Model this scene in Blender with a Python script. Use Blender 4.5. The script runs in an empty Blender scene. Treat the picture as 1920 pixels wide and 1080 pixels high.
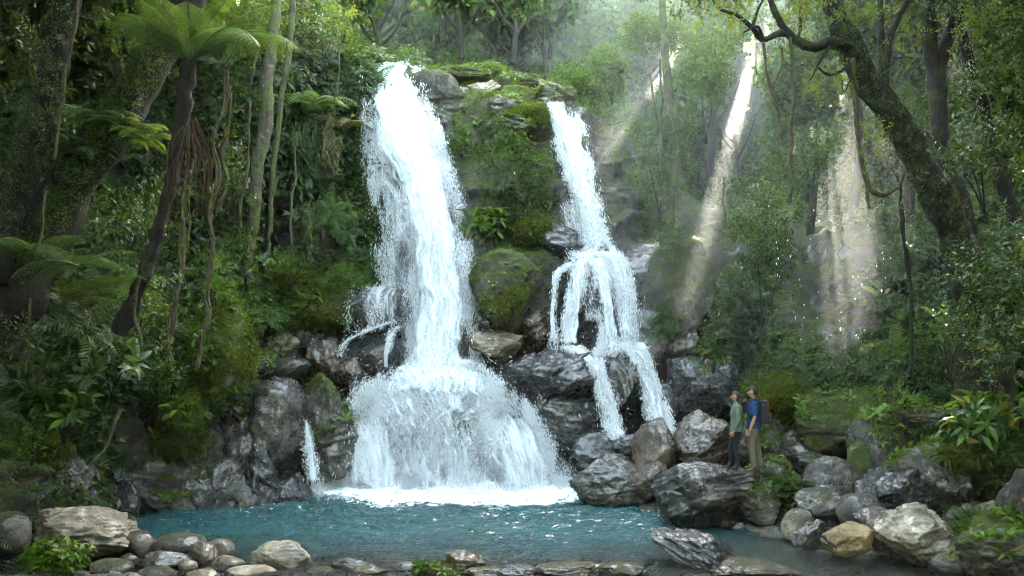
import bpy, bmesh, math, random
import numpy as np
from mathutils import Vector, Matrix
R = math.radians
C = bpy.context.scene.collection
F, HY, CZ = 1598.0, 680.0, 3.4          # focal length in photo pixels, horizon row, camera height
def P(px, py, Y):
    return np.array([(px-960.0)/F*Y, Y, CZ+(HY-py)/F*Y])

# ------------------------------------------------------------ noise
def _hash(ix, iy, iz, seed):
    h = (ix.astype(np.int64)*374761393 + iy.astype(np.int64)*668265263 + iz.astype(np.int64)*2147483647 + seed*1274126177) & 0xffffffff
    h = ((h ^ (h >> 13))*1274126177) & 0xffffffff
    h = ((h ^ (h >> 15))*2246822519) & 0xffffffff
    return ((h ^ (h >> 16)) & 0xffffff)/float(0xffffff)*2-1
def vnoise(p, seed=0):
    p = np.asarray(p, dtype=np.float64); i = np.floor(p).astype(np.int64); f = p-i
    u = f*f*f*(f*(f*6-15)+10)
    r = 0
    for dx in (0, 1):
        wx = u[:, 0] if dx else 1-u[:, 0]
        for dy in (0, 1):
            wy = u[:, 1] if dy else 1-u[:, 1]
            for dz in (0, 1):
                wz = u[:, 2] if dz else 1-u[:, 2]
                r = r + wx*wy*wz*_hash(i[:, 0]+dx, i[:, 1]+dy, i[:, 2]+dz, seed)
    return r
def fbm(p, oct=4, seed=0, ridged=False, gain=.5):
    a, s, r = 1.0, 0.0, 0
    p = np.asarray(p, dtype=np.float64)
    for k in range(oct):
        n = vnoise(p, seed+k*17)
        if ridged: n = 1-2*np.abs(n)
        r = r + a*n; s += a; a *= gain; p = p*2.03+13.7
    return r/s

# ------------------------------------------------------------ mesh building
def mesh_np(name, V, Fc, smooth=False):
    V = np.ascontiguousarray(V, dtype=np.float32); Fc = np.ascontiguousarray(Fc, dtype=np.int32)
    me = bpy.data.meshes.new(name)
    n, k = Fc.shape
    me.vertices.add(len(V)); me.vertices.foreach_set('co', V.ravel())
    me.loops.add(n*k); me.loops.foreach_set('vertex_index', Fc.ravel())
    me.polygons.add(n); me.polygons.foreach_set('loop_start', np.arange(n, dtype=np.int32)*k)
    if smooth: me.polygons.foreach_set('use_smooth', np.ones(n, dtype=bool))
    me.update(calc_edges=True)
    return me
def obj(name, me, mat=None, parent=None, loc=None, rz=None):
    o = bpy.data.objects.new(name, me); C.objects.link(o)
    if mat is not None and me is not None and not me.materials: me.materials.append(mat)
    if parent is not None: o.parent = parent
    if loc is not None: o.location = loc
    if rz is not None: o.rotation_euler = (0, 0, rz)
    return o
def tag(o, label=None, cat=None, group=None, kind=None):
    if label: o['label'] = label
    if cat: o['category'] = cat
    if group: o['group'] = group
    if kind: o['kind'] = kind
    return o
def empty(name, loc=(0, 0, 0), rz=0, **kw):
    o = bpy.data.objects.new(name, None); C.objects.link(o)
    o.location = loc; o.rotation_euler = (0, 0, rz); o.empty_display_size = .2
    return tag(o, **kw)
def copy_tree(o, parent=None):
    c = o.copy(); C.objects.link(c); c.parent = parent
    for ch in list(o.children): copy_tree(ch, c)
    return c
def merge(parts):
    """[(V,F)] with the same face size -> one (V,F)"""
    vs, fs, b = [], [], 0
    for V, Fc in parts:
        vs.append(V); fs.append(np.asarray(Fc)+b); b += len(V)
    return np.concatenate(vs), np.concatenate(fs)
def tri(Fq):
    Fq = np.asarray(Fq)
    return np.concatenate([Fq[:, [0, 1, 2]], Fq[:, [0, 2, 3]]])
def norm(v):
    v = np.asarray(v, dtype=float)
    return v/np.maximum(np.linalg.norm(v, axis=-1, keepdims=True), 1e-9)
def frames(z, rng, spin=None):
    """(N,3,3) rotations taking local +Z to z with a random spin"""
    z = norm(z); N = len(z)
    ref = np.where(np.abs(z[:, 2:3]) > .95, np.array([[1., 0, 0]]), np.array([[0, 0, 1.]]))
    x = norm(np.cross(ref, z)); y = np.cross(z, x)
    a = rng.uniform(0, 2*np.pi, N) if spin is None else spin
    c, s = np.cos(a)[:, None], np.sin(a)[:, None]
    x2 = x*c+y*s; y2 = -x*s+y*c
    return np.stack([x2, y2, z], axis=2)
def inst(proto, pos, rot, sc):
    V, Fc = proto
    N = len(pos)
    W = np.einsum('nij,vj->nvi', rot, V)*np.asarray(sc).reshape(N, 1, 1)+pos[:, None, :]
    FF = Fc[None]+(np.arange(N)*len(V))[:, None, None]
    return W.reshape(-1, 3), FF.reshape(-1, Fc.shape[1])
def catmull(pts, n):
    pts = np.asarray(pts, dtype=float)
    if len(pts) == 2: 
        t = np.linspace(0, 1, n)[:, None]; return pts[0]*(1-t)+pts[1]*t
    Q = np.vstack([2*pts[0]-pts[1], pts, 2*pts[-1]-pts[-2]])
    t = np.linspace(0, len(pts)-1-1e-6, n); i = t.astype(int); f = (t-i)[:, None]
    a, b, c, d = Q[i], Q[i+1], Q[i+2], Q[i+3]
    return .5*((2*b)+(-a+c)*f+(2*a-5*b+4*c-d)*f**2+(-a+3*b-3*c+d)*f**3)
def tube(path, rad, k=8, twist=0.0, wob=0.0, seed=0, cap=True):
    path = np.asarray(path, dtype=float); n = len(path)
    rad = np.broadcast_to(np.asarray(rad, dtype=float), (n,))
    T = norm(np.gradient(path, axis=0))
    nrm = norm(np.cross(T[0], [0.3, 1, .1])); ns = [nrm]
    for i in range(1, n):
        v = ns[-1]-T[i]*np.dot(ns[-1], T[i]); ns.append(v/max(np.linalg.norm(v), 1e-9))
    N1 = np.array(ns); B = np.cross(T, N1)
    a = np.linspace(0, 2*np.pi, k, endpoint=False)[None]+np.linspace(0, twist, n)[:, None]
    D = N1[:, None]*np.cos(a)[..., None]+B[:, None]*np.sin(a)[..., None]
    r = np.repeat(rad[:, None], k, 1)
    if wob:
        q = path[:, None]+D*rad[:, None, None]
        r = r*(1+wob*fbm((q/np.maximum(rad.mean()*1.6, .01)).reshape(-1, 3), 3, seed).reshape(n, k))
    V = (path[:, None]+D*r[..., None]).reshape(-1, 3)
    i = np.arange(n-1)[:, None]*k; j = np.arange(k)[None]
    Fq = np.stack([i+j, i+(j+1) % k, i+k+(j+1) % k, i+k+j], -1).reshape(-1, 4)
    if cap:
        V = np.vstack([V, path[0], path[-1]]); c0, c1 = len(V)-2, len(V)-1
        jj = np.arange(k)
        e0 = np.stack([np.full(k, c0), (jj+1) % k, jj, np.full(k, c0)], -1)
        b = (n-1)*k
        e1 = np.stack([np.full(k, c1), b+jj, b+(jj+1) % k, np.full(k, c1)], -1)
        return V, np.concatenate([tri(Fq), e0[:, :3], e1[:, :3]])
    return V, tri(Fq)

# ------------------------------------------------------------ materials
class NT:
    def __init__(s, name):
        s.m = bpy.data.materials.new(name); s.m.use_nodes = True; s.t = s.m.node_tree; s.t.nodes.clear()
        s.out = s.t.nodes.new('ShaderNodeOutputMaterial')
    def n(s, typ, props=None, **ins):
        nd = s.t.nodes.new('ShaderNode'+typ)
        for k, v in (props or {}).items(): setattr(nd, k, v)
        for k, v in ins.items():
            key = int(k[1:]) if k[0] == '_' and k[1:].isdigit() else k.replace('_', ' ')
            sock = nd.inputs[key]
            if isinstance(v, bpy.types.NodeSocket): s.t.links.new(v, sock)
            elif isinstance(v, bpy.types.Node): s.t.links.new(v.outputs[0], sock)
            else:
                if hasattr(sock, 'default_value'):
                    try: sock.default_value = v
                    except Exception: sock.default_value = (*v, 1)
        return nd
    def link(s, a, b): s.t.links.new(a, b)
    def noise(s, vec, scale, detail=4, rough=.55, dist=0):
        return s.n('TexNoise', Vector=vec, Scale=scale, Detail=detail, Roughness=rough, Distortion=dist).outputs[0]
    def ramp(s, fac, stops, interp='LINEAR'):
        r = s.n('ValToRGB', Fac=fac); e = r.color_ramp; e.interpolation = interp
        while len(e.elements) > 1: e.elements.remove(e.elements[-1])
        for i, (p, c) in enumerate(stops):
            el = e.elements[0] if i == 0 else e.elements.new(p)
            el.position = p
            el.color = (c, c, c, 1) if isinstance(c, (int, float)) else (*c, 1)
        return r.outputs[0]
    def math(s, op, a, b=0.0, c=0.0, clamp=False):
        return s.n('Math', {'operation': op, 'use_clamp': clamp}, _0=a, _1=b, _2=c).outputs[0]
    def mix(s, fac, a, b, bt='MIX'):
        nd = s.t.nodes.new('ShaderNodeMix'); nd.data_type = 'RGBA'; nd.blend_type = bt
        for i, v in ((0, fac), (6, a), (7, b)):
            if isinstance(v, bpy.types.NodeSocket): s.t.links.new(v, nd.inputs[i])
            elif i == 0: nd.inputs[0].default_value = v
            else: nd.inputs[i].default_value = (*v, 1)
        return nd.outputs[2]
    def mapr(s, v, a, b, c=0.0, d=1.0):
        return s.n('MapRange', Value=v, _1=a, _2=b, _3=c, _4=d).outputs[0]
    def done(s, sh, disp=None):
        s.link(sh.outputs[0] if isinstance(sh, bpy.types.Node) else sh, s.out.inputs[0]); return s.m

def t_gl(t, vec, scale): return t.mix(t.noise(vec, 9*scale, 3), (.14,)*3, (.42,)*3)
def m_rock(name, dark, mid, light, moss=.3, wet=.5, scale=1.0, mosscol=(.055, .075, .012), lightamt=.5, world=False, cracks=.56):
    t = NT(name)
    tc = t.n('TexCoord'); oi = t.n('ObjectInfo')
    if world:
        g = t.n('NewGeometry'); vec = g.outputs['Position']; nrm = g.outputs['Normal']
    else:
        g = t.n('NewGeometry'); nrm = g.outputs['Normal']
        add = t.n('VectorMath', {'operation': 'ADD'}, _0=tc.outputs['Object'])
        sc = t.math('MULTIPLY', oi.outputs['Random'], 37.0)
        t.link(sc, add.inputs[1]); vec = add.outputs[0]
    n1 = t.noise(vec, 1.6*scale, 6, .62, .6)
    n2 = t.noise(vec, 7*scale, 5, .65, 1.2)
    n3 = t.noise(vec, 38*scale, 3, .6)
    vo = t.n('TexVoronoi', {'feature': 'DISTANCE_TO_EDGE'}, Vector=t.n('VectorMath', {'operation': 'ADD'}, _0=vec, _1=t.n('TexNoise', Vector=vec, Scale=2.2*scale, Detail=3).outputs[1]).outputs[0], Scale=1.3*scale)
    crack = t.math('MAXIMUM', t.mapr(vo.outputs[0], 0.0, .03), t.mapr(t.noise(vec, 1.9*scale, 3), cracks, cracks-.06), clamp=True)
    c = t.ramp(n1, [(.3, dark), (.5, mid), (.5+.28*(1.15-lightamt), light)])
    c = t.mix(t.mapr(n2, .35, .65), c, dark, 'MIX') if False else t.mix(t.math('MULTIPLY', t.mapr(n2, .56, .66), .55), c, dark)
    c = t.mix(t.math('MULTIPLY', t.mapr(n2, .44, .36), .5*lightamt), c, light)
    c = t.mix(t.math('MULTIPLY', t.mapr(n3, .35, .7), .35), c, mid)
    c = t.mix(t.math('SUBTRACT', 1.0, crack), c, tuple(x*.45 for x in dark))
    # moss on the upward sides
    sep = t.n('SeparateXYZ', _0=nrm)
    mz = t.math('ADD', t.math('MULTIPLY', sep.outputs[2], .24), t.math('ADD', t.math('MULTIPLY', t.noise(vec, 2.6*scale, 7, .75, .4), .75), t.math('MULTIPLY', t.noise(vec, 17*scale, 4, .7), .3)))
    mm = t.mapr(mz, .93-.46*moss, .99-.46*moss)
    mc = t.mix(t.mapr(t.noise(vec, 22*scale, 3), .3, .7), tuple(x*.45 for x in mosscol), tuple(min(1, x*1.8) for x in mosscol))
    mc = t.mix(t.math('MULTIPLY', t.mapr(t.noise(vec, 4.5*scale, 5, .7), .45, .62), .75), mc, (.050, .038, .014))
    c = t.mix(mm, c, mc)
    # wetness comes in sheets
    wn = t.noise(vec, 1.1*scale, 3)
    wetf = t.mapr(wn, .62-.4*wet, .72-.4*wet)
    rough = t.mix(wetf, (.7,)*3, t_gl(t, vec, scale))
    rough = t.mix(mm, rough, (.95,)*3)
    b0 = t.math('ADD', t.math('MULTIPLY', n2, .6), t.math('MULTIPLY', n3, .18))
    b0 = t.math('ADD', b0, t.math('MULTIPLY', crack, .18))
    b0 = t.math('ADD', b0, t.math('MULTIPLY', t.math('MULTIPLY', mm, t.noise(vec, 40*scale, 3, .7)), 1.1))
    bp = t.n('Bump', Strength=.9, Distance=.09/scale, Height=b0)
    sh = t.n('BsdfPrincipled', Base_Color=c, Roughness=rough, Normal=bp.outputs[0])
    sh.inputs['Specular IOR Level'].default_value = .6
    t.link(t.math('MULTIPLY', t.math('MULTIPLY', wetf, t.math('SUBTRACT', 1.0, mm)), .45), sh.inputs['Coat Weight']); sh.inputs['Coat Roughness'].default_value = .2; sh.inputs['Coat IOR'].default_value = 1.6
    return t.done(sh)

def m_leaf(name, c1, c2, c3, trans=.35, rough=.45, yellow=.04, spec=.4):
    """leaf: colour differs from leaf to leaf"""
    t = NT(name)
    g = t.n('NewGeometry'); oi = t.n('ObjectInfo')
    patch = t.noise(g.outputs['Position'], .55, 3)
    r = t.math('ADD', t.math('MULTIPLY', g.outputs['Random Per Island'], .62), t.math('MULTIPLY', t.mapr(patch, .3, .7), .38))
    r = t.math('ADD', r, t.math('MULTIPLY', t.math('SUBTRACT', oi.outputs['Random'], .5), .18))
    c = t.ramp(r, [(0.08, c1), (.5, c2), (.92, c3)])
    if yellow: 
        y = t.math('GREATER_THAN', t.math('FRACT', t.math('MULTIPLY', g.outputs['Random Per Island'], 91.7)), 1-yellow)
        c = t.mix(y, c, (.20, .17, .03))
    d = t.n('BsdfPrincipled', Base_Color=c, Roughness=rough)
    d.inputs['Specular IOR Level'].default_value = spec
    tl = t.n('BsdfTranslucent', Color=t.mix(.5, c, (.16, .24, .02)))
    mx = t.n('MixShader', _0=trans, _1=d.outputs[0], _2=tl.outputs[0])
    return t.done(mx)

def m_bark(name, a, b, moss=.4, mosscol=(.05, .07, .012), scale=1.0, lichen=.0):
    t = NT(name)
    g = t.n('NewGeometry'); vec = g.outputs['Position']
    mp = t.n('Mapping', Vector=vec, Scale=(1, 1, .28))
    n1 = t.noise(mp.outputs[0], 9*scale, 6, .7, .5); n2 = t.noise(vec, 2.6*scale, 5, .65); n3 = t.noise(vec, 45*scale, 2)
    c = t.ramp(n1, [(.35, a), (.62, b)])
    if lichen: c = t.mix(t.math('MULTIPLY', t.mapr(t.noise(vec, 6*scale, 5, .7), .56, .62), lichen), c, (.28, .30, .22))
    mm = t.mapr(n2, .72-.45*moss, .84-.45*moss)
    c = t.mix(mm, c, t.mix(n3, tuple(x*.5 for x in mosscol), tuple(x*1.8 for x in mosscol)))
    h = t.math('ADD', n1, t.math('MULTIPLY', n3, .35))
    bp = t.n('Bump', Strength=1.0, Distance=.06/scale, Height=h)
    sh = t.n('BsdfPrincipled', Base_Color=c, Roughness=.85, Normal=bp.outputs[0])
    sh.inputs['Specular IOR Level'].default_value = .3
    return t.done(sh)

def m_flat(name, col, rough=.8, spec=.3, var=.25, scale=30):
    t = NT(name); tc = t.n('TexCoord')
    n = t.noise(tc.outputs['Object'], scale, 4)
    c = t.mix(n, tuple(x*(1-var) for x in col), tuple(min(1, x*(1+var)) for x in col))
    bp = t.n('Bump', Strength=.4, Distance=.01, Height=n)
    sh = t.n('BsdfPrincipled', Base_Color=c, Roughness=rough, Normal=bp.outputs[0]); sh.inputs['Specular IOR Level'].default_value = spec
    return t.done(sh)
SKY_STRENGTH, SUN_STRENGTH, EXPOSURE, HAZE = .052, 2.0, 6.9, .0002
# ------------------------------------------------------------ camera, sky, sun, air
sc = bpy.context.scene
cam = bpy.data.cameras.new('camera'); co = bpy.data.objects.new('camera', cam); C.objects.link(co)
co.location = (0, 0, CZ); co.rotation_euler = (R(90), 0, 0)
cam.sensor_width = 36; cam.lens = 36*F/1920; cam.shift_y = (HY-540)/1920; cam.clip_end = 800; cam.clip_start = .1
sc.camera = co
SUN = norm(np.array([0.338, 1.0, 0.569]))                 # towards the sun, which stands behind the trees
w = bpy.data.worlds.new('World'); sc.world = w; w.use_nodes = True
nt = w.node_tree; bg = nt.nodes['Background']
sky = nt.nodes.new('ShaderNodeTexSky'); sky.sky_type = 'NISHITA'; sky.sun_disc = False
sky.sun_elevation = math.asin(SUN[2]); sky.sun_rotation = math.atan2(SUN[0], SUN[1])
sky.air_density = 1.0; sky.dust_density = 1.0; sky.ozone_density = 1.0
wt = nt.nodes.new('ShaderNodeMix'); wt.data_type = 'RGBA'; wt.blend_type = 'MULTIPLY'; wt.inputs[0].default_value = 1; wt.inputs[7].default_value = (1.28, 1.02, .70, 1)
nt.links.new(sky.outputs[0], wt.inputs[6]); nt.links.new(wt.outputs[2], bg.inputs[0]); bg.inputs[1].default_value = SKY_STRENGTH
sl = bpy.data.lights.new('sun', 'SUN'); sl.energy = SUN_STRENGTH; sl.angle = R(.5); sl.color = (1, .92, .76)
so = bpy.data.objects.new('sun', sl); C.objects.link(so)
so.rotation_euler = Vector(SUN).to_track_quat('Z', 'Y').to_euler(); so.location = (20, 60, 40)
sc.view_settings.view_transform = 'Standard'; sc.view_settings.look = 'None'; sc.view_settings.exposure = EXPOSURE; sc.view_settings.gamma = 1
sc.render.engine = 'CYCLES'
cy = sc.cycles
cy.use_denoising = True; sc.render.filter_size = 1.1; cy.pixel_filter_type = 'BLACKMAN_HARRIS'; cy.filter_width = 1.1
cy.max_bounces = 6; cy.diffuse_bounces = 3; cy.glossy_bounces = 2; cy.transmission_bounces = 4; cy.transparent_max_bounces = 24
cy.volume_bounces = 0; cy.sample_clamp_indirect = 4; cy.caustics_reflective = False; cy.caustics_refractive = False
cy.use_adaptive_sampling = True; cy.adaptive_threshold = .02

def build_haze():
    bm = bmesh.new(); bmesh.ops.create_cube(bm, size=1)
    for v in bm.verts: v.co = Vector((v.co.x*190, v.co.y*180+55, v.co.z*66+27.0))
    me = bpy.data.meshes.new('haze'); bm.to_mesh(me); bm.free()
    t = NT('haze_air')
    v = t.n('VolumePrincipled'); v.inputs['Color'].default_value = (.86, .95, .90, 1)
    v.inputs['Density'].default_value = HAZE; v.inputs['Anisotropy'].default_value = .35
    t.link(v.outputs[0], t.out.inputs['Volume'])
    o = obj('haze', me, t.m); tag(o, 'thin moist air hanging between the forest and the falls', kind='stuff')
# ------------------------------------------------------------ terrain: ground sheet and the gorge walls
COLS = [  # base x,y, outward (ox,oy), then (out,z) rows from the foot to the far hill
 ((-9.6, 2), (-1, 0),      [(0,-1.2),(-.3,.0),(.2,1.6),(.6,3.0),(1.6,5.0),(3.4,8.0),(5.5,12),(9,17),(18,24),(40,30)]),
 ((-9.3, 10), (-1, 0),     [(0,-1.2),(-.3,.0),(.1,1.4),(.5,2.6),(1.6,4.6),(3.2,7.5),(5.0,11),(8,16),(18,24),(40,30)]),
 ((-9.8, 16.2), (-1, .1),  [(0,-1.2),(-.5,.0),(-.2,1.2),(.4,2.3),(1.6,4.4),(3.0,7.2),(4.6,11),(7,16),(18,24),(40,31)]),
 ((-8.8, 19.6), (-.8, .6), [(0,-1.2),(-.5,.0),(-.2,1.6),(.2,2.9),(1.0,4.9),(2.0,7.4),(3.2,11),(5,15.5),(14,22),(40,31)]),
 ((-7.2, 21.4), (-.5, .85),[(0,-1.2),(-.3,.0),(-.4,2.0),(.2,3.9),(.9,5.2),(2.4,7.2),(1.6,10.5),(3.0,14),(10,18),(38,30)]),
 ((-5.4, 23.2), (-.3, .95),[(0,-1.2),(-.3,.0),(-.1,2.0),(.7,3.6),(1.5,5.3),(3.2,7.0),(1.5,9.6),(2.4,12.9),(8,15),(34,27)]),
 ((-3.6, 24.2), (-.1, 1),  [(0,-1.2),(-.2,.0),(.1,2.0),(.5,3.8),(1.1,6.0),(1.2,8.5),(1.4,10.6),(1.9,12.2),(8,13.4),(32,25)]),
 ((-1.6, 24.4), (0, 1),    [(0,-1.2),(-.2,.0),(.0,2.0),(.4,4.0),(.6,6.4),(.8,9.0),(1.2,10.9),(2.0,11.9),(8,13.0),(32,24)]),
 ((0.4, 24.6), (0, 1),     [(0,-1.2),(-.2,.0),(.1,1.8),(.5,3.8),(.6,6.2),(.9,8.8),(1.5,10.6),(2.4,11.6),(8,12.8),(32,24)]),
 ((2.6, 25.2), (0, 1),     [(0,-1.2),(-.2,.6),(.0,2.4),(.3,4.4),(.9,6.4),(1.4,8.6),(1.9,10.4),(2.8,11.3),(8,12.8),(32,24)]),
 ((5.0, 25.0), (.3, .95),  [(0,-1.2),(-.2,.8),(.0,2.4),(.3,4.6),(.9,6.6),(2.6,7.9),(4.6,8.5),(7,8.7),(14,10),(34,16)]),
 ((6.6, 22.2), (.7, .7),   [(0,-1.2),(-.2,1.0),(.3,2.2),(1.2,3.6),(2.4,5.2),(3.8,6.6),(5.6,7.3),(8.5,7.6),(15,9),(38,14)]),
 ((7.9, 19.2), (.85, .5),  [(0,-1.2),(-.2,1.1),(.5,2.0),(1.6,3.0),(3.0,4.5),(4.8,6.0),(6.8,7.1),(10,7.8),(17,9.5),(40,15)]),
 ((9.4, 16.4), (.95, .3),  [(0,-1.2),(-.3,1.0),(.5,1.9),(1.4,2.8),(2.6,4.4),(4.2,6.8),(6.2,10.),(9,15),(17,22),(40,32)]),
 ((10.6, 11.5), (1, 0),    [(0,-1.2),(-.3,.8),(.5,1.7),(1.4,2.7),(2.6,4.4),(4.2,6.8),(6.2,10),(9,15),(17,22),(40,32)]),
 ((11.0, 2), (1, 0),       [(0,-1.2),(-.3,.8),(.5,1.7),(1.4,2.7),(2.6,4.4),(4.2,6.8),(6.2,10),(9,15),(17,22),(40,32)]),
]
def build_shell():
    net = []
    for (x, y), (ox, oy), rows in COLS:
        l = math.hypot(ox, oy); ox /= l; oy /= l
        net.append([(x+ox*o, y+oy*o, z) for o, z in rows])
    net = np.array(net)                                  # (cols, rows, 3)
    nr = net.shape[1]
    # dense in rows 1..7, sparse beyond
    fine = np.stack([catmull(net[i], 10) for i in range(len(net))]) if False else net
    tv = np.concatenate([np.linspace(0, 7, 210, endpoint=False), np.linspace(7, nr-1-1e-6, 40)])
    def cat_at(pts, t):
        Q = np.concatenate([2*pts[:1]-pts[1:2], pts, 2*pts[-1:]-pts[-2:-1]]); i = t.astype(int); f = (t-i)
        f = f.reshape(-1, *([1]*(pts.ndim-1)))
        a, b, c, d = Q[i], Q[i+1], Q[i+2], Q[i+3]
        return .5*((2*b)+(-a+c)*f+(2*a-5*b+4*c-d)*f**2+(-a+3*b-3*c+d)*f**3)
    A = cat_at(net, np.linspace(0, len(net)-1-1e-6, 460))          # (460, nr, 3)
    B = cat_at(np.swapaxes(A, 0, 1), tv)                            # (nv, 460, 3)
    nv, nu = B.shape[:2]
    du = np.gradient(B, axis=1); dv = np.gradient(B, axis=0)
    Nn = norm(np.cross(dv, du)); 
    # the normal should look towards the pool
    ctr = np.array([0, 8, 8.0])
    flip = np.sum(Nn*(ctr-B), -1) < 0
    if flip.mean() > .5: Nn = -Nn
    p = B.reshape(-1, 3)
    amp = np.clip(tv/1.5, .15, 1)[:, None].repeat(nu, 1).reshape(-1)
    d = .95*fbm(p*.36, 3, 5)+.55*fbm(p*np.array([.8, .8, 1.0]), 4, 9, True)+.10*fbm(p*3.3, 3, 31, True)
    B = B+Nn*(d*amp).reshape(nv, nu, 1)
    du = np.gradient(B, axis=1); dv = np.gradient(B, axis=0); N2 = norm(np.cross(dv, du))
    if np.sum(N2*Nn, -1).mean() < 0: N2 = -N2
    i = np.arange(nv-1)[:, None]*nu; j = np.arange(nu-1)[None]
    Fq = np.stack([i+j, i+j+1, i+nu+j+1, i+nu+j], -1).reshape(-1, 4)
    return B, N2, Fq, tv
SH, SHN, SHF, SHTV = build_shell()
_ = mesh_np('cliff', SH.reshape(-1, 3), SHF, True)
m_cliff = m_rock('cliff_rock', (.012, .012, .010), (.035, .032, .024), (.10, .085, .06), moss=.78, wet=.35, scale=.6, mosscol=(.045, .062, .010), lightamt=.3, world=True)
tag(obj('terrain', _, m_cliff), 'mossy rock walls of the gorge rising around the pool', kind='structure')

def ground_z(x, y):
    """height of the bed and of the boulder bank on the right"""
    x = np.asarray(x, float); y = np.asarray(y, float)
    bx = np.interp(y, [0, 10, 13, 15, 17, 19, 21, 23, 26], [5.0, 6.0, 7.3, 6.6, 4.9, 3.3, 2.6, 2.4, 2.4])   # where the right bank starts
    r = np.clip((x-bx)/4.0, -1, 2.2)
    z = np.where(r > 0, .02+1.15*r, 1.1*r)
    fg = np.clip((14.6-y)/2.0, -1, 1.0)*np.clip((-x-.5)/5, 0, 1)                                 # cobble bar in the left foreground
    z = np.maximum(z, -.9+1.15*np.clip(fg, 0, 1))
    shal = np.clip((16.0-y)/3.0, 0, 1); z = np.maximum(z, -.95+.80*shal)
    lb = np.clip((-x-8.2)/1.5, 0, 1); z = np.maximum(z, -.9+1.2*lb)
    return np.maximum(z, -1.0)
def build_ground():
    xs = np.concatenate([np.linspace(-120, -14, 12), np.linspace(-13, 14, 230), np.linspace(15, 120, 12)])
    ys = np.concatenate([np.linspace(-40, 5, 10), np.linspace(6, 27, 190), np.linspace(28, 140, 14)])
    X, Y = np.meshgrid(xs, ys)
    Z = ground_z(X, Y)
    p = np.stack([X, Y, Z], -1).reshape(-1, 3)
    Z = Z+(.12*fbm(p*1.2, 4, 3)+.05*fbm(p*5, 2, 8)).reshape(Z.shape)
    Z = np.where((Y > 27) | (np.abs(X) > 14) | (Y < 5.5), -1.3, Z)
    V = np.stack([X, Y, Z], -1).reshape(-1, 3); nu = len(xs)
    i = np.arange(len(ys)-1)[:, None]*nu; j = np.arange(nu-1)[None]
    Fq = np.stack([i+j, i+j+1, i+nu+j+1, i+nu+j], -1).reshape(-1, 4)
    m = m_rock('bed_gravel', (.02, .017, .012), (.07, .058, .04), (.17, .14, .10), moss=.25, wet=.6, scale=1.6, world=True)
    tag(obj('ground', mesh_np('ground', V, Fq, True), m), 'gravelly stream bed and boulder bank under the rocks', kind='structure')
build_ground()
# ------------------------------------------------------------ rocks
_ico = {}
def ico(n):
    if n not in _ico:
        bm = bmesh.new(); bmesh.ops.create_icosphere(bm, subdivisions=n, radius=1)
        _ico[n] = (np.array([v.co[:] for v in bm.verts]), np.array([[v.index for v in f.verts] for f in bm.faces])); bm.free()
    return _ico[n]
def rock_mesh(name, size, style, seed, sub=5, mat=None, tilt=0.0):
    rng = np.random.default_rng(seed)
    V, Fc = ico(sub); V = V.copy()
    asp = np.array(size)/max(size)
    if style == 'cob': V = np.sign(V)*np.abs(V)**.88
    nc, lo, hi, st = {'cob': (7, .66, .92, .62), 'bld': (13, .52, .84, .93), 'slab': (14, .45, .8, .97), 'jag': (20, .46, .78, .98)}[style]
    for _ in range(nc):
        n = norm(rng.normal(size=3)*np.array([1, 1, .8])); d = rng.uniform(lo, hi)
        h = V@n-d
        V = V-np.where(h > 0, h*st, 0)[:, None]*n
    L = rng.normal(size=3)*20
    q = V+L
    N0 = norm(V)
    amp = {'cob': .055, 'bld': .11, 'slab': .12, 'jag': .17}[style]
    V = V+N0*(amp*fbm(q*1.5, 3, seed))[:, None]
    if style != 'cob':
        ax = norm(rng.normal(size=3)+np.array([0, 0, 1.2])); u = q@ax
        qq = q*1.3+np.outer(u*3.2, ax)                       # layered stone
        V = V+N0*(amp*.75*fbm(qq*1.2, 4, seed+5, True))[:, None]
        V = V+N0*(amp*.42*fbm(q*5.5, 4, seed+6, True))[:, None]
    else:
        V = V+N0*(.012*fbm(q*5, 3, seed+6))[:, None]
    a = rng.uniform(0, 6.28); c, s = math.cos(a), math.sin(a)
    V = V@np.array([[c, s, 0], [-s, c, 0], [0, 0, 1]])
    lo_, hi_ = V.min(0), V.max(0)
    V = (V-(lo_+hi_)/2)/(hi_-lo_)*np.array(size)
    if tilt:
        c, s = math.cos(tilt), math.sin(tilt)
        V = V@np.array([[c, 0, -s], [0, 1, 0], [s, 0, c]]); lo_, hi_ = V.min(0), V.max(0)
        V = (V-(lo_+hi_)/2)/(hi_-lo_)*np.array(size)
    me = mesh_np(name, V, Fc, True)
    if mat: me.materials.append(mat)
    return me
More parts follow.
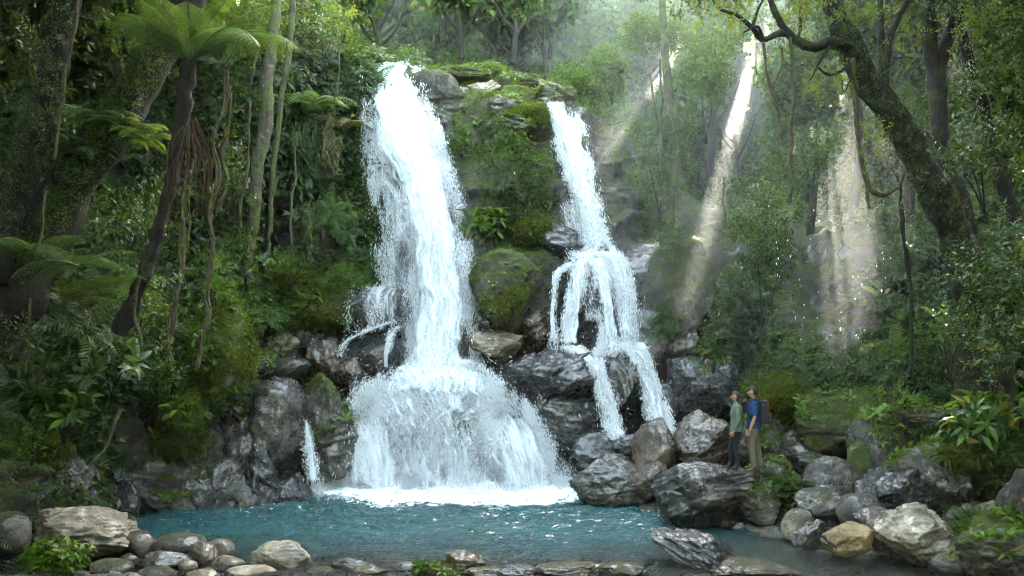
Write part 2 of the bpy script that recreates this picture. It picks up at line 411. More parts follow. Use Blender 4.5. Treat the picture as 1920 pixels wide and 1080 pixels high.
MR = dict(
 tan=m_rock('tan_stone', (.035, .028, .018), (.14, .115, .078), (.36, .31, .225), moss=.26, wet=.35, scale=1.3, lightamt=.8, cracks=.66),
 grey=m_rock('grey_stone', (.012, .010, .008), (.036, .031, .024), (.135, .12, .094), moss=.46, wet=.5, scale=1.3, lightamt=.6),
 wet=m_rock('wet_stone', (.007, .007, .008), (.020, .019, .019), (.075, .072, .074), moss=.16, wet=1.05, scale=1.1, lightamt=.55),
 blue=m_rock('wet_pale_stone', (.010, .009, .0075), (.028, .025, .021), (.125, .115, .098), moss=.02, wet=1.1, scale=1.2, lightamt=.7),
 brown=m_rock('brown_stone', (.012, .008, .005), (.042, .029, .018), (.15, .11, .072), moss=.38, wet=.75, scale=1.2, lightamt=.6),
 gold=m_rock('golden_stone', (.07, .045, .018), (.17, .115, .05), (.32, .24, .13), moss=.22, wet=.3, scale=1.2, lightamt=.6, cracks=.66),
 moss=m_rock('mossy_stone', (.018, .016, .012), (.05, .045, .034), (.16, .14, .11), moss=.95, wet=.3, scale=1.1, mosscol=(.055, .085, .012), lightamt=.5),
 mix=m_rock('half_mossy_stone', (.014, .013, .011), (.038, .033, .026), (.14, .122, .094), moss=.55, wet=.6, scale=1.2, mosscol=(.06, .085, .014), lightamt=.6),
)
# px centre x, centre y, width, height, depth, style, material, label
ROCKS = [
 (133,1008,212,112,14.6,'bld','tan','largest pale tan boulder, long and rounded, beside leafy plant at the left shore'),
 (12,1003,78,84,15.2,'cob','grey','greenish boulder half hidden behind the long tan boulder, at the picture edge'),
 (256,1024,66,56,14.9,'cob','brown','brown rounded cobble touching the right end of the long tan boulder'),
 (332,1026,96,48,14.8,'cob','grey','flat-topped grey cobble at the water edge between brown cobble and dark cobble'),
 (377,1046,58,62,14.5,'bld','brown','dark lumpy upright cobble in the middle of the left shore pile'),
 (412,1031,48,38,14.8,'cob','tan','small oval tan cobble leaning on the dark upright cobble'),
 (524,1050,110,66,14.4,'bld','tan','big round mottled cobble at the right end of the left shore pile'),
 (426,1060,58,34,14.3,'cob','tan','small yellowish round cobble next to the big mottled cobble'),
 (300,1058,104,50,14.2,'bld','blue','blue-grey wet cobble in front of the flat-topped grey cobble'),
 (203,1072,80,44,13.9,'cob','grey','grey cobble behind the leafy plant at the left shore'),
 (470,1078,98,28,13.8,'cob','tan','low flat tan cobble just below the big mottled cobble'),
 (290,1082,74,36,13.6,'cob','grey','pale grey cobble lowest in the left shore pile'),
 (380,1082,66,26,13.6,'cob','tan','light cobble cut by the picture bottom under the dark upright cobble'),
 (240,1052,34,26,14.2,'cob','brown','tiny brown pebble wedged under the long tan boulder'),
 (350,1062,34,24,14.1,'cob','tan','tiny tan pebble between blue-grey cobble and dark upright cobble'),
 (876,1056,84,46,14.0,'bld','brown','brown wet rock standing alone in the shallows at the bottom centre'),
 (905,1076,70,24,13.6,'slab','brown','low brown slab awash beside the lone rock in the shallows'),
 (690,1070,72,22,13.8,'slab','brown','reddish submerged slab breaking the shallow water at the bottom'),
 (600,1074,50,22,13.8,'cob','grey','grey stone in the shallows right of the big mottled cobble'),
 (760,1064,46,18,14.0,'cob','wet','small black stone awash in the shallows'),
 (655,1060,80,22,14.1,'slab','wet','flat dark slab awash right of the big mottled cobble'),
 (818,1070,90,24,13.8,'slab','mix','mossy low slab awash left of the lone rock in the shallows'),
 (965,1072,84,26,13.7,'bld','wet','knobbly black rock awash right of the lone rock in the shallows'),
 (1060,1070,110,26,13.7,'slab','brown','long brown slab awash at the bottom between the lone rock and the slanting slab'),
 (1165,1072,86,28,13.7,'bld','grey','grey rock awash just left of the long slanting slab'),
 (1312,1042,172,82,14.2,'slab','wet','long dark wet slab slanting out of the stream near the bottom'),
 (1418,1070,170,32,13.7,'slab','brown','low brown slab lying in the glittering shallows behind the slanting slab'),
 (1598,1014,90,68,14.6,'bld','gold','golden tan boulder at the shallow water edge, smoother and yellower than its neighbours'),
 (1657,984,98,68,15.2,'bld','brown','brown angular boulder right behind the golden boulder'),
 (1726,1006,146,122,14.3,'bld','tan','ridged tan boulder with pale sunlit crest between golden boulder and stream plants'),
 (1884,1036,150,138,12.8,'bld','mix','biggest dark boulder cut off by the right picture edge at the bottom'),
 (1790,1062,80,44,13.4,'cob','grey','grey cobble between ridged tan boulder and the big dark corner boulder'),
 (1622,956,98,60,15.9,'cob','grey','smooth grey dome boulder standing behind the brown angular boulder'),
 (1540,946,96,64,16.6,'bld','grey','grey flat boulder touching the dome boulder from the left'),
 (1498,969,58,30,16.2,'cob','tan','small pale stone at the waterline under the grey flat boulder'),
 (1518,988,66,30,15.6,'slab','blue','pale blue-grey slab lying in the stream beside the small pale stone'),
 (1350,930,240,128,17.7,'slab','blue','large wet silver-grey boulder that the two people stand on'),
 (1262,940,60,90,17.9,'bld','brown','brown flank rock leaning on the large silver-grey boulder at its stream side'),
 (1458,894,96,66,17.9,'bld','mix','pale mossy-topped rock just behind the standing boulder with a fern beneath'),
 (1428,950,70,80,17.2,'bld','mix','dark rock under the ferns at the right flank of the standing boulder'),
 (1565,902,112,94,17.4,'bld','grey','dark blocky boulder with pale upper edge in the middle of the right bank'),
 (1536,864,84,34,18.6,'slab','grey','thin slanting slab behind the dark blocky boulder'),
 (1700,930,166,116,16.2,'bld','wet','black shadowed boulder under the overhang of the grassy boulder'),
 (1762,884,164,116,16.0,'bld','mix','grassy boulder with a bright bare shoulder near the right bushes'),
 (1585,792,182,130,18.9,'bld','moss','huge moss-capped boulder covered by a trailing green bush'),
 (1652,800,110,66,17.8,'cob','mix','round mossy boulder in front of the huge moss-capped boulder'),
 (1742,778,124,42,17.6,'slab','mix','flat mossy slab below the roots of the leaning tree'),
 (1612,850,50,48,17.6,'bld','moss','small dome of bright moss between dark blocky boulder and round mossy boulder'),
 (1912,918,66,80,14.4,'bld','grey','grey boulder at the right picture edge under the bushes'),
 (1818,972,84,52,14.8,'bld','grey','flattish grey boulder between grassy boulder and corner boulder'),
 (1868,958,70,34,15.0,'slab','tan','thin light slab right of the flattish grey boulder'),
 (1332,826,122,112,19.6,'bld','brown','large tan slanting boulder left of the standing people'),
 (1428,812,96,78,19.4,'bld','mix','mossy tan boulder directly behind the legs of the two people'),
 (1234,818,94,70,20.4,'bld','brown','olive flat-topped boulder at the foot of the right cascade'),
 (1282,806,64,52,20.6,'bld','brown','reddish small boulder between olive boulder and large slanting boulder'),
 (1152,890,168,76,20.2,'bld','blue','blue-grey glossy boulder at the end of the foam line'),
 (1218,894,96,56,19.8,'bld','brown','flat brown boulder overlapping the blue-grey glossy boulder'),
 (1128,846,104,80,21.4,'bld','wet','dark rounded boulder under the lowest strand of the right cascade'),
 (1180,835,60,44,21.0,'bld','wet','small black rock splashed by the lowest cascade'),
 (1486,776,62,44,20.2,'bld','grey','grey rock right behind the backpack'),
 (1500,832,74,52,19.2,'bld','grey','squat grey rock right of the people below the moss-capped boulder'),
 (1468,800,50,40,19.8,'bld','brown','brown rock tucked under the grey rock behind the backpack'),
 (1552,930,60,48,16.9,'bld','wet','small dark wedge rock below the dark blocky boulder'),
 (1392,756,60,40,21.8,'bld','wet','black rock in the shade behind the people'),
 (1052,716,200,136,22.6,'jag','wet','broad dark overhanging boulder between the two falls, streaked by water'),
 (1078,790,150,110,22.6,'bld','wet','black wet boulder under the broad dark overhanging boulder'),
 (980,700,90,80,23.0,'jag','wet','dark jagged rock beside the splash of the main fall'),
 (1168,716,118,150,23.2,'bld','wet','dark domed boulder between the two lower cascade strands'),
 (1250,760,70,90,22.6,'bld','wet','dark boulder at the right foot of the cascade'),
 (1044,452,84,72,25.0,'bld','wet','round black boulder wrapped by spray beneath the upper right fall'),
 (1075,492,34,26,24.6,'cob','wet','little black knob splitting the right cascade'),
 (950,548,138,158,23.9,'bld','moss','tall mossy boulder with a pale bare top between the falls'),
 (932,645,98,56,23.6,'bld','tan','tan rock ledge just right of the main fall below the mossy boulder'),
 (905,605,50,50,24.0,'bld','wet','dark wet rock stuck between the main fall and the mossy boulder'),
 (1000,620,70,90,24.2,'jag','brown','brown broken rock under the mossy boulder at the edge of the cascade'),
 (1112,568,150,150,24.5,'bld','wet','dark green-black rock face that the right cascade runs over'),
 (1218,632,118,118,24.0,'bld','blue','pinkish grey smooth boulder right of the cascade'),
 (1205,505,96,118,25.0,'jag','wet','dark fractured rock right of the upper cascade'),
 (1322,728,130,124,22.4,'bld','wet','dark purplish boulder at the foot of the right slope'),
 (1276,640,60,120,23.6,'jag','brown','narrow brown rock rib on the right slope beside the pinkish boulder'),
 (702,582,146,100,23.8,'cob','wet','dark smooth rock left of the main fall under a thin veil of water'),
 (700,668,124,92,23.4,'cob','wet','black rounded rock framed by two thin side strands'),
 (652,694,68,60,23.0,'bld','brown','tan broken rock at the left edge of the splash'),
 (524,646,72,56,23.0,'jag','tan','pale angular rock topmost on the left ledge'),
 (478,684,82,58,22.4,'bld','mix','brown mossy boulder next to the yellow moss mound'),
 (548,690,66,40,22.6,'cob','grey','rounded grey rock under the pale angular rock'),
 (608,670,64,74,23.0,'jag','brown','cracked upright rock on the left ledge beside the thin veil'),
 (600,606,52,26,23.6,'slab','tan','small tan slab near the dark veiled rock'),
 (576,640,56,44,23.3,'jag','wet','small dark rock between pale angular rock and cracked upright rock'),
 (516,800,118,190,21.2,'bld','blue','tall wet shining rock left of the little trickle'),
 (612,800,124,196,21.9,'jag','mix','tall mossy rock face between trickle and splash'),
 (420,846,180,150,20.6,'jag','blue','jagged rock at the left shore with silvery wet streaks'),
 (288,880,200,140,19.7,'bld','mix','broad dark rock on the left shore under bright moss'),
 (438,912,100,52,20.0,'jag','wet','low wet rock at the waterline below the jagged rock'),
 (538,908,90,44,20.8,'bld','wet','low black rock at the foot of the little trickle'),
 (360,918,90,48,19.8,'bld','wet','low dark waterline rock left of the jagged rock'),
 (100,900,160,110,17.2,'jag','grey','fractured grey rock on the left bank above the long tan boulder'),
 (30,930,100,90,16.8,'bld','grey','shadowed grey rock low on the left bank at the picture edge'),
 (165,925,70,110,17.4,'jag','mix','brown leaning rock at the end of the left bank'),
 (480,868,90,80,20.4,'jag','wet','angular glossy rock between the tall shining rock and the waterline'),
 (352,800,120,80,20.3,'jag','mix','rugged rock under the hanging moss mound on the left shore'),
 (210,905,90,80,18.9,'jag','wet','dark broken rock between the left bank and the broad dark rock'),
 (60,845,110,60,17.8,'bld','moss','moss covered rock topmost on the left bank'),
 (232,930,60,60,18.6,'bld','wet','dark rock at the bend of the left shore'),
 (850,835,310,210,24.0,'jag','wet','dark dome rock seen through the splash of the main fall'),
 (848,146,150,44,26.6,'bld','moss','mossy rim rock right of the main fall lip'),
 (900,136,110,30,28.0,'cob','moss','low grassy rim rock behind the fall lip'),
 (936,196,100,60,26.2,'bld','mix','bare topped mossy rim boulder in the middle of the cliff edge'),
 (975,182,90,44,27.0,'bld','moss','shaggy rim boulder between bare topped boulder and right lip'),
 (1040,176,84,50,26.9,'bld','mix','pale topped rim boulder above the right fall lip'),
 (832,198,96,62,25.9,'jag','blue','bluish wet ledge right of the main fall just under the lip'),
 (862,178,60,34,26.2,'bld','blue','silvery rim rock above the bluish wet ledge'),
 (676,130,60,54,26.4,'bld','mix','mossy rim rock left of the main fall lip'),
 (676,188,52,50,25.9,'jag','blue','wet silver ledge left of the main fall'),
 (1078,215,50,40,26.8,'bld','mix','dark rock hugging the right lip'),
 (1000,160,70,40,27.6,'bld','mix','grey rim stone between the shaggy rim boulder and the pale topped rim boulder'),
 (800,150,50,34,26.6,'jag','mix','small ragged rim rock touching the right side of the main lip'),
 (905,170,70,40,26.4,'jag','tan','bare light rim rock left of the bare topped mossy boulder'),
 (960,228,90,40,25.8,'jag','mix','rough ledge rock below the rim in the middle'),
 (1010,235,60,60,26.2,'bld','moss','mossy ledge rock left of the upper right fall'),
 (948,152,64,34,28.0,'cob','moss','small grassy knoll rock on the rim behind the shaggy boulder'),
 (880,240,90,150,25.9,'bld','moss','mossy pillar of rock hanging below the silvery rim rock'),
]
SEEDS = {}
TOPS = []      # (px, py, Y, w) used to seat plants on rocks
def rocks():
    for i, (cx, cy, w_, h_, Y, st, mt, lab) in enumerate(ROCKS):
        c = P(cx, cy, Y)
        sx, sz = w_/F*Y, h_/F*Y
        dn = 0.0
        if Y < 21 and c[2]-sz/2 > .05 and cy > 780:          # root the boulder in the ground
            g = float(ground_z(c[0], Y)); dn = max(0, c[2]-sz/2-g+.05); dn = min(dn, 1.0)
        sy = .62*sx+.38*sz
        if cy > 560 and w_ > 300: sy = sx*.42
        sub = 4 if w_ < 56 else (5 if w_ < 120 else 6)
        cat = 'boulder' if w_ >= 55 else 'stone'
        nm = 'boulder' if w_ >= 55 else 'stone'
        tilt = {'long dark': .35}.get(lab[:9], 0)
        me = rock_mesh(nm, (sx*1.04, sy, sz+dn), st, SEEDS.get(lab[:22], 100+sum(map(ord, lab)) % 9973), sub, MR[mt], tilt)
        o = obj(nm, me, loc=(c[0], Y+sy*.15, c[2]-dn/2)); tag(o, lab, cat)
rocks()
def rubble():
    rng = np.random.default_rng(5)
    kinds = [('grey', 'small grey stone lying in the rubble of the right bank', 'grey rubble stones of the right bank'),
             ('wet', 'small dark wet stone at the stream edge', 'dark wet stones along the stream'),
             ('brown', 'small brown stone lying among the boulders', 'brown stones among the boulders'),
             ('tan', 'small light pebble stone on the shore', 'light pebbles of the shore')]
    prot = {}
    for k, (mt, lab, gr) in enumerate(kinds):
        prot[mt] = [rock_mesh('stone', (1, .85, .7), 'cob' if mt == 'tan' else ('bld' if v else 'cob'), 900+k*10+v, 4, MR[mt]) for v in range(3)]
    n = 0
    areas = [((1180, 1560), (840, 1000), 130), ((1460, 1900), (780, 1070), 140), ((1420, 1900), (1020, 1078), 50), ((150, 560), (1040, 1079), 26), ((560, 1300), (1040, 1079), 110), ((1200, 1560), (985, 1079), 40), ((0, 330), (930, 1040), 24), ((230, 560), (895, 935), 20)]
    for (xa, xb), (ya, yb), cnt in areas:
        m = 0
        while m < cnt*.55:
            px, py = rng.uniform(xa, xb), rng.uniform(ya, yb)
            # walk the ray down to the ground
            for Y in np.arange(12.6, 24, .15):
                p = P(px, py, Y); g = float(ground_z(p[0], Y))
                if p[2] <= g+.03: break
            else: m += 1; continue
            m += 1
            if g < -.12 and not (py > 1030 and 540 < px < 1560 and Y < 15.2): continue
            shore = g < .12
            mt = ('tan' if rng.random() < .6 else 'grey') if px < 560 and Y < 16 else (rng.choice(['wet', 'brown']) if shore else rng.choice(['grey', 'brown', 'grey', 'wet']))
            kk = [k for k in kinds if k[0] == mt][0]
            s = rng.uniform(.12, .42)*(1 if Y > 14 else .7)
            if g < -.12: s = rng.uniform(.12, .36); g = -.035
            o = obj('stone', prot[mt][rng.integers(3)], loc=(p[0], Y, g+s*.1), rz=rng.uniform(0, 6.28))
            o.scale = (s, s*rng.uniform(.8, 1.1), s*rng.uniform(.7, 1.1)); tag(o, kk[1], 'stone', kk[2]); n += 1
rubble()
# ------------------------------------------------------------ pool
def m_pool():
    t = NT('pool_water'); g = t.n('NewGeometry'); vec = g.outputs['Position']
    sep = t.n('SeparateXYZ', _0=vec)
    n = t.noise(vec, .5, 4, .6)
    # milky turquoise in the deep pool, clear over the shallows
    deep = t.math('ADD', sep.outputs[1], t.math('MULTIPLY', n, 2.2))
    fd = t.mapr(deep, 15.4, 17.9)
    side = t.mapr(t.math('ADD', sep.outputs[0], t.math('MULTIPLY', t.math('SUBTRACT', 20.0, sep.outputs[1]), .2)), 6.0, 3.2)
    fd = t.math('MULTIPLY', fd, side)
    body = t.mix(t.noise(vec, .9, 3), (.003, .027, .029), (.012, .072, .073))
    n5 = t.noise(t.n('Mapping', Vector=vec, Scale=(1.0, 2.6, 1)).outputs[0], 3.0, 4, .7)
    aer = t.math('MULTIPLY', t.mapr(sep.outputs[1], 20.2, 23.4), t.mapr(n5, .38, .58))
    body = t.mix(aer, body, (.10, .22, .22))
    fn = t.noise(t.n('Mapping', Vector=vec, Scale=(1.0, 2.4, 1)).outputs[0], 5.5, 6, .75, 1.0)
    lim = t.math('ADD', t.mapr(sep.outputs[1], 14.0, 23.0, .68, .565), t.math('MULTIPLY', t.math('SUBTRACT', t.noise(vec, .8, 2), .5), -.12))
    fleck = t.mapr(t.math('SUBTRACT', fn, lim), 0.0, .035)  # white flecks: bits of foam plus wave glints put into the colour
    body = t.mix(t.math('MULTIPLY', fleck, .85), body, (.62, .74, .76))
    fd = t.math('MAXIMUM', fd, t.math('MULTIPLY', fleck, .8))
    d = t.n('BsdfDiffuse', Color=body)
    tr = t.n('BsdfTransparent', Color=(.50, .60, .50, 1))
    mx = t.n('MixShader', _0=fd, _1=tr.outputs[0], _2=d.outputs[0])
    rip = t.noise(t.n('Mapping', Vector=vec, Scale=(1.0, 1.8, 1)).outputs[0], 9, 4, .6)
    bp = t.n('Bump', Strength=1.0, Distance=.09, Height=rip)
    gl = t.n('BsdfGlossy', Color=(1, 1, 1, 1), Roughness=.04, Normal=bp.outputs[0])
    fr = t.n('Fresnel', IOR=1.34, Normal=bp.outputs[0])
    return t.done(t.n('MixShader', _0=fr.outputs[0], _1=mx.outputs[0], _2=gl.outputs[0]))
def wave_z(X, Y):
    p = np.stack([X, Y*1.9, X*0], -1).reshape(-1, 3)
    q = np.stack([X+.3*Y, Y*2.0, X*0], -1).reshape(-1, 3)
    d = np.clip((Y-12)/9, .35, 1.25).reshape(-1)
    z = .085*fbm(p*1.3, 3, 71)+.10*fbm(q*2.6, 4, 75, True)*1.0+.018*fbm(p*9, 2, 77, True)
    return (z*d).reshape(X.shape)
def build_pool():
    xs = np.linspace(-12, 11, 760); ys = np.concatenate([np.linspace(4, 12, 20, endpoint=False), np.linspace(12, 25.5, 620)])
    X, Y = np.meshgrid(xs, ys); Z = wave_z(X, Y)
    V = np.stack([X, Y, Z], -1).reshape(-1, 3); nu = len(xs)
    i = np.arange(len(ys)-1)[:, None]*nu; j = np.arange(nu-1)[None]
    Fq = np.stack([i+j, i+j+1, i+nu+j+1, i+nu+j], -1).reshape(-1, 4)
    tag(obj('water', mesh_np('water', V, Fq, True), m_pool()), 'turquoise rippled pool turning clear over the near shallows', kind='structure')
build_pool()

# ------------------------------------------------------------ falling water
def m_fall(name, thr=.45, soft=.25, sx=5.0, sz=.9, col=(.78, .83, .88), seed=0.0):
    """white aerated water, torn into streaks along the fall (UV: x across in metres, y down in metres, per layer)"""
    t = NT(name); uv = t.n('UVMap')
    edge = t.n('Attribute', {'attribute_name': 'edge'}).outputs['Fac']
    mp = t.n('Mapping', Vector=uv.outputs[0], Location=(seed, seed*1.7, 0), Scale=(sx, sz, 1))
    n = t.noise(mp.outputs[0], 1.0, 8, .68, .12)
    mp2 = t.n('Mapping', Vector=uv.outputs[0], Location=(seed*3, 0, 0), Scale=(sx*.35, sz*.45, 1))
    n2 = t.noise(mp2.outputs[0], 1.0, 3, .6)
    v = t.math('ADD', t.math('MULTIPLY', n, .62), t.math('MULTIPLY', n2, .38))
    v = t.math('ADD', v, t.math('MULTIPLY', t.math('SUBTRACT', edge, 1.0), .62))
    thr = (thr-.5)*1.5+.5; v = t.math('MULTIPLY_ADD', v, 1.5, -.25)
    a = t.mapr(v, thr-soft*.9, thr+soft*.9)
    d = t.n('BsdfDiffuse', Color=(*col, 1)); tl = t.n('BsdfTranslucent', Color=(*col, 1))
    bp = t.n('Bump', Strength=.8, Distance=.05, Height=n)
    t.link(bp.outputs[0], d.inputs['Normal'])
    m1 = t.n('MixShader', _0=.3, _1=d.outputs[0], _2=tl.outputs[0])
    mx = t.n('MixShader', _0=a, _1=t.n('BsdfTransparent').outputs[0], _2=m1.outputs[0])
    return t.done(mx)
def m_drop():
    t = NT('white_spray')
    d = t.n('BsdfDiffuse', Color=(.93, .96, .98, 1)); tl = t.n('BsdfTranslucent', Color=(.93, .96, .98, 1))
    return t.done(t.n('MixShader', _0=.45, _1=d.outputs[0], _2=tl.outputs[0]))
M_DROP = m_drop()
def sheet(name, L, Rr, mat, parent, amp=.12, seed=0, off=0.0, nu=26, nv=150, bulge=.25, kind=None, ft=.07, fb=.10, zj=.0):
    """water between a left and a right edge polyline; bulges towards the viewer, ridged along the flow"""
    Lc, Rc = catmull(L, nv), catmull(Rr, nv)
    wd0 = np.linalg.norm(Rc-Lc, axis=1).mean()
    jl = fbm(Lc*1.7+seed, 4, seed+50)[:, None]; jr = fbm(Rc*1.7+seed+30, 4, seed+51)[:, None]; wv = (Rc-Lc)*np.array([1, 1, 0])
    ja = .12 if wd0 > 1.0 else .30
    Lc = Lc+wv*jl*ja; Rc = Rc+wv*jr*ja
    s = np.linspace(0, 1, nu)[None, :, None]
    G = Lc[:, None]*(1-s)+Rc[:, None]*s
    wd = np.linalg.norm(Rc-Lc, axis=1)
    arc = np.concatenate([[0], np.cumsum(np.linalg.norm(np.diff((Lc+Rc)/2, axis=0), axis=1))])
    bl = np.sin(np.pi*s[..., 0])*bulge*np.minimum(wd, 1.5)[:, None]
    U = (s[..., 0]-.5)*wd[:, None]; Vv = np.repeat(arc[:, None], nu, 1)
    q = np.stack([U, Vv, np.full_like(U, seed)], -1).reshape(-1, 3)
    d = (fbm(q*np.array([3.0, .5, 1]), 3, seed)*amp*.6+fbm(q*np.array([9.5, .75, 1]), 3, seed+3, True)*amp*.24).reshape(nv, nu)
    G = G.copy(); G[..., 1] -= bl+d+off; G[..., 0] += d*.08
    if zj: G[..., 2] += zj*(fbm(np.stack([U*1.5+seed, Vv*.5, U*0], -1).reshape(-1, 3), 3, seed+8).reshape(nv, nu))*np.clip((np.linspace(0, 1, nv)[:, None]-.3)*3, 0, 1)
    i = np.arange(nv-1)[:, None]*nu; j = np.arange(nu-1)[None]
    Fq = np.stack([i+j, i+j+1, i+nu+j+1, i+nu+j], -1).reshape(-1, 4)
    me = mesh_np(name, G.reshape(-1, 3), Fq, True)
    uvl = me.uv_layers.new(name='UVMap'); UV = np.stack([U, Vv], -1).reshape(-1, 2)[Fq.ravel()].astype(np.float32)
    uvl.data.foreach_set('uv', UV.ravel())
    tt = np.linspace(0, 1, nv)[:, None]+np.zeros((1, nu)); jt = .05*fbm(np.stack([U*2.5, U*0+seed, U*0], -1).reshape(-1, 3), 3, seed+2).reshape(nv, nu)
    e = np.minimum(1, np.sin(np.pi*s[..., 0])*1.5)*np.clip((tt+jt)/ft, 0, 1)*np.clip((1-tt+jt)/max(fb, 1e-3), 0, 1)
    e = np.where(e < .999, e*1.0-.0, e)
    at = me.attributes.new('edge', 'FLOAT', 'POINT'); at.data.foreach_set('value', e.reshape(-1).astype(np.float32))
    return tag(obj(name, me, mat, parent), kind=kind)
OCT = (np.array([[1, 0, 0], [-1, 0, 0], [0, 1, 0], [0, -1, 0], [0, 0, 1], [0, 0, -1]], float),
       np.array([[0, 2, 4], [2, 1, 4], [1, 3, 4], [3, 0, 4], [2, 0, 5], [1, 2, 5], [3, 1, 5], [0, 3, 5]]))
def drops(name, pos, vel, size, stretch, parent, rng, kind='stuff'):
    fr = frames(vel, rng)
    V, Fc = OCT
    N = len(pos)
    S = np.stack([size, size, size*stretch], -1)
    loc = V[None]*S[:, None, :]
    W = np.einsum('nij,nvj->nvi', fr, loc)+pos[:, None]
    FF = Fc[None]+(np.arange(N)*6)[:, None, None]
    return tag(obj(name, mesh_np(name, W.reshape(-1, 3), FF.reshape(-1, 3), True), M_DROP, parent), kind=kind)
def fall_drops(L, Rr, n, rng, spread=.12, fringe=.5, seed=3, depth=.35, smin=.008, smax=.03, t0=0.0, clump=.0):
    """drops inside and around a falling sheet, gathered into clumps"""
    k = int(n*2.4)
    Lc, Rc = catmull(L, 400), catmull(Rr, 400)
    t = t0+(1-t0)*rng.random(k); i = (t*399).astype(int)
    s = rng.beta(.75, .75, k) if fringe else rng.random(k)
    s = s+rng.normal(0, spread, k)*(.4+t)
    p = Lc[i]*(1-s)[:, None]+Rc[i]*s[:, None]
    p = p+rng.normal(0, .03, (k, 3)); p[:, 1] -= rng.normal(.12, depth*.5, k)
    q = p*np.array([2.2, 1.2, .8])
    keep = fbm(q, 4, seed) > clump+rng.normal(0, .12, k)
    p = p[keep][:n]; i = i[keep][:n]
    v = norm(np.gradient((Lc+Rc)/2, axis=0))[i]+rng.normal(0, .12, (len(p), 3))
    sz = smin+(smax-smin)*rng.random(len(p))**2.5
    return p, v, sz
W_ = lambda rows: (np.array([P(a, y, Y) for y, a, b, Y in rows]), np.array([P(b, y, Y) for y, a, b, Y in rows]))

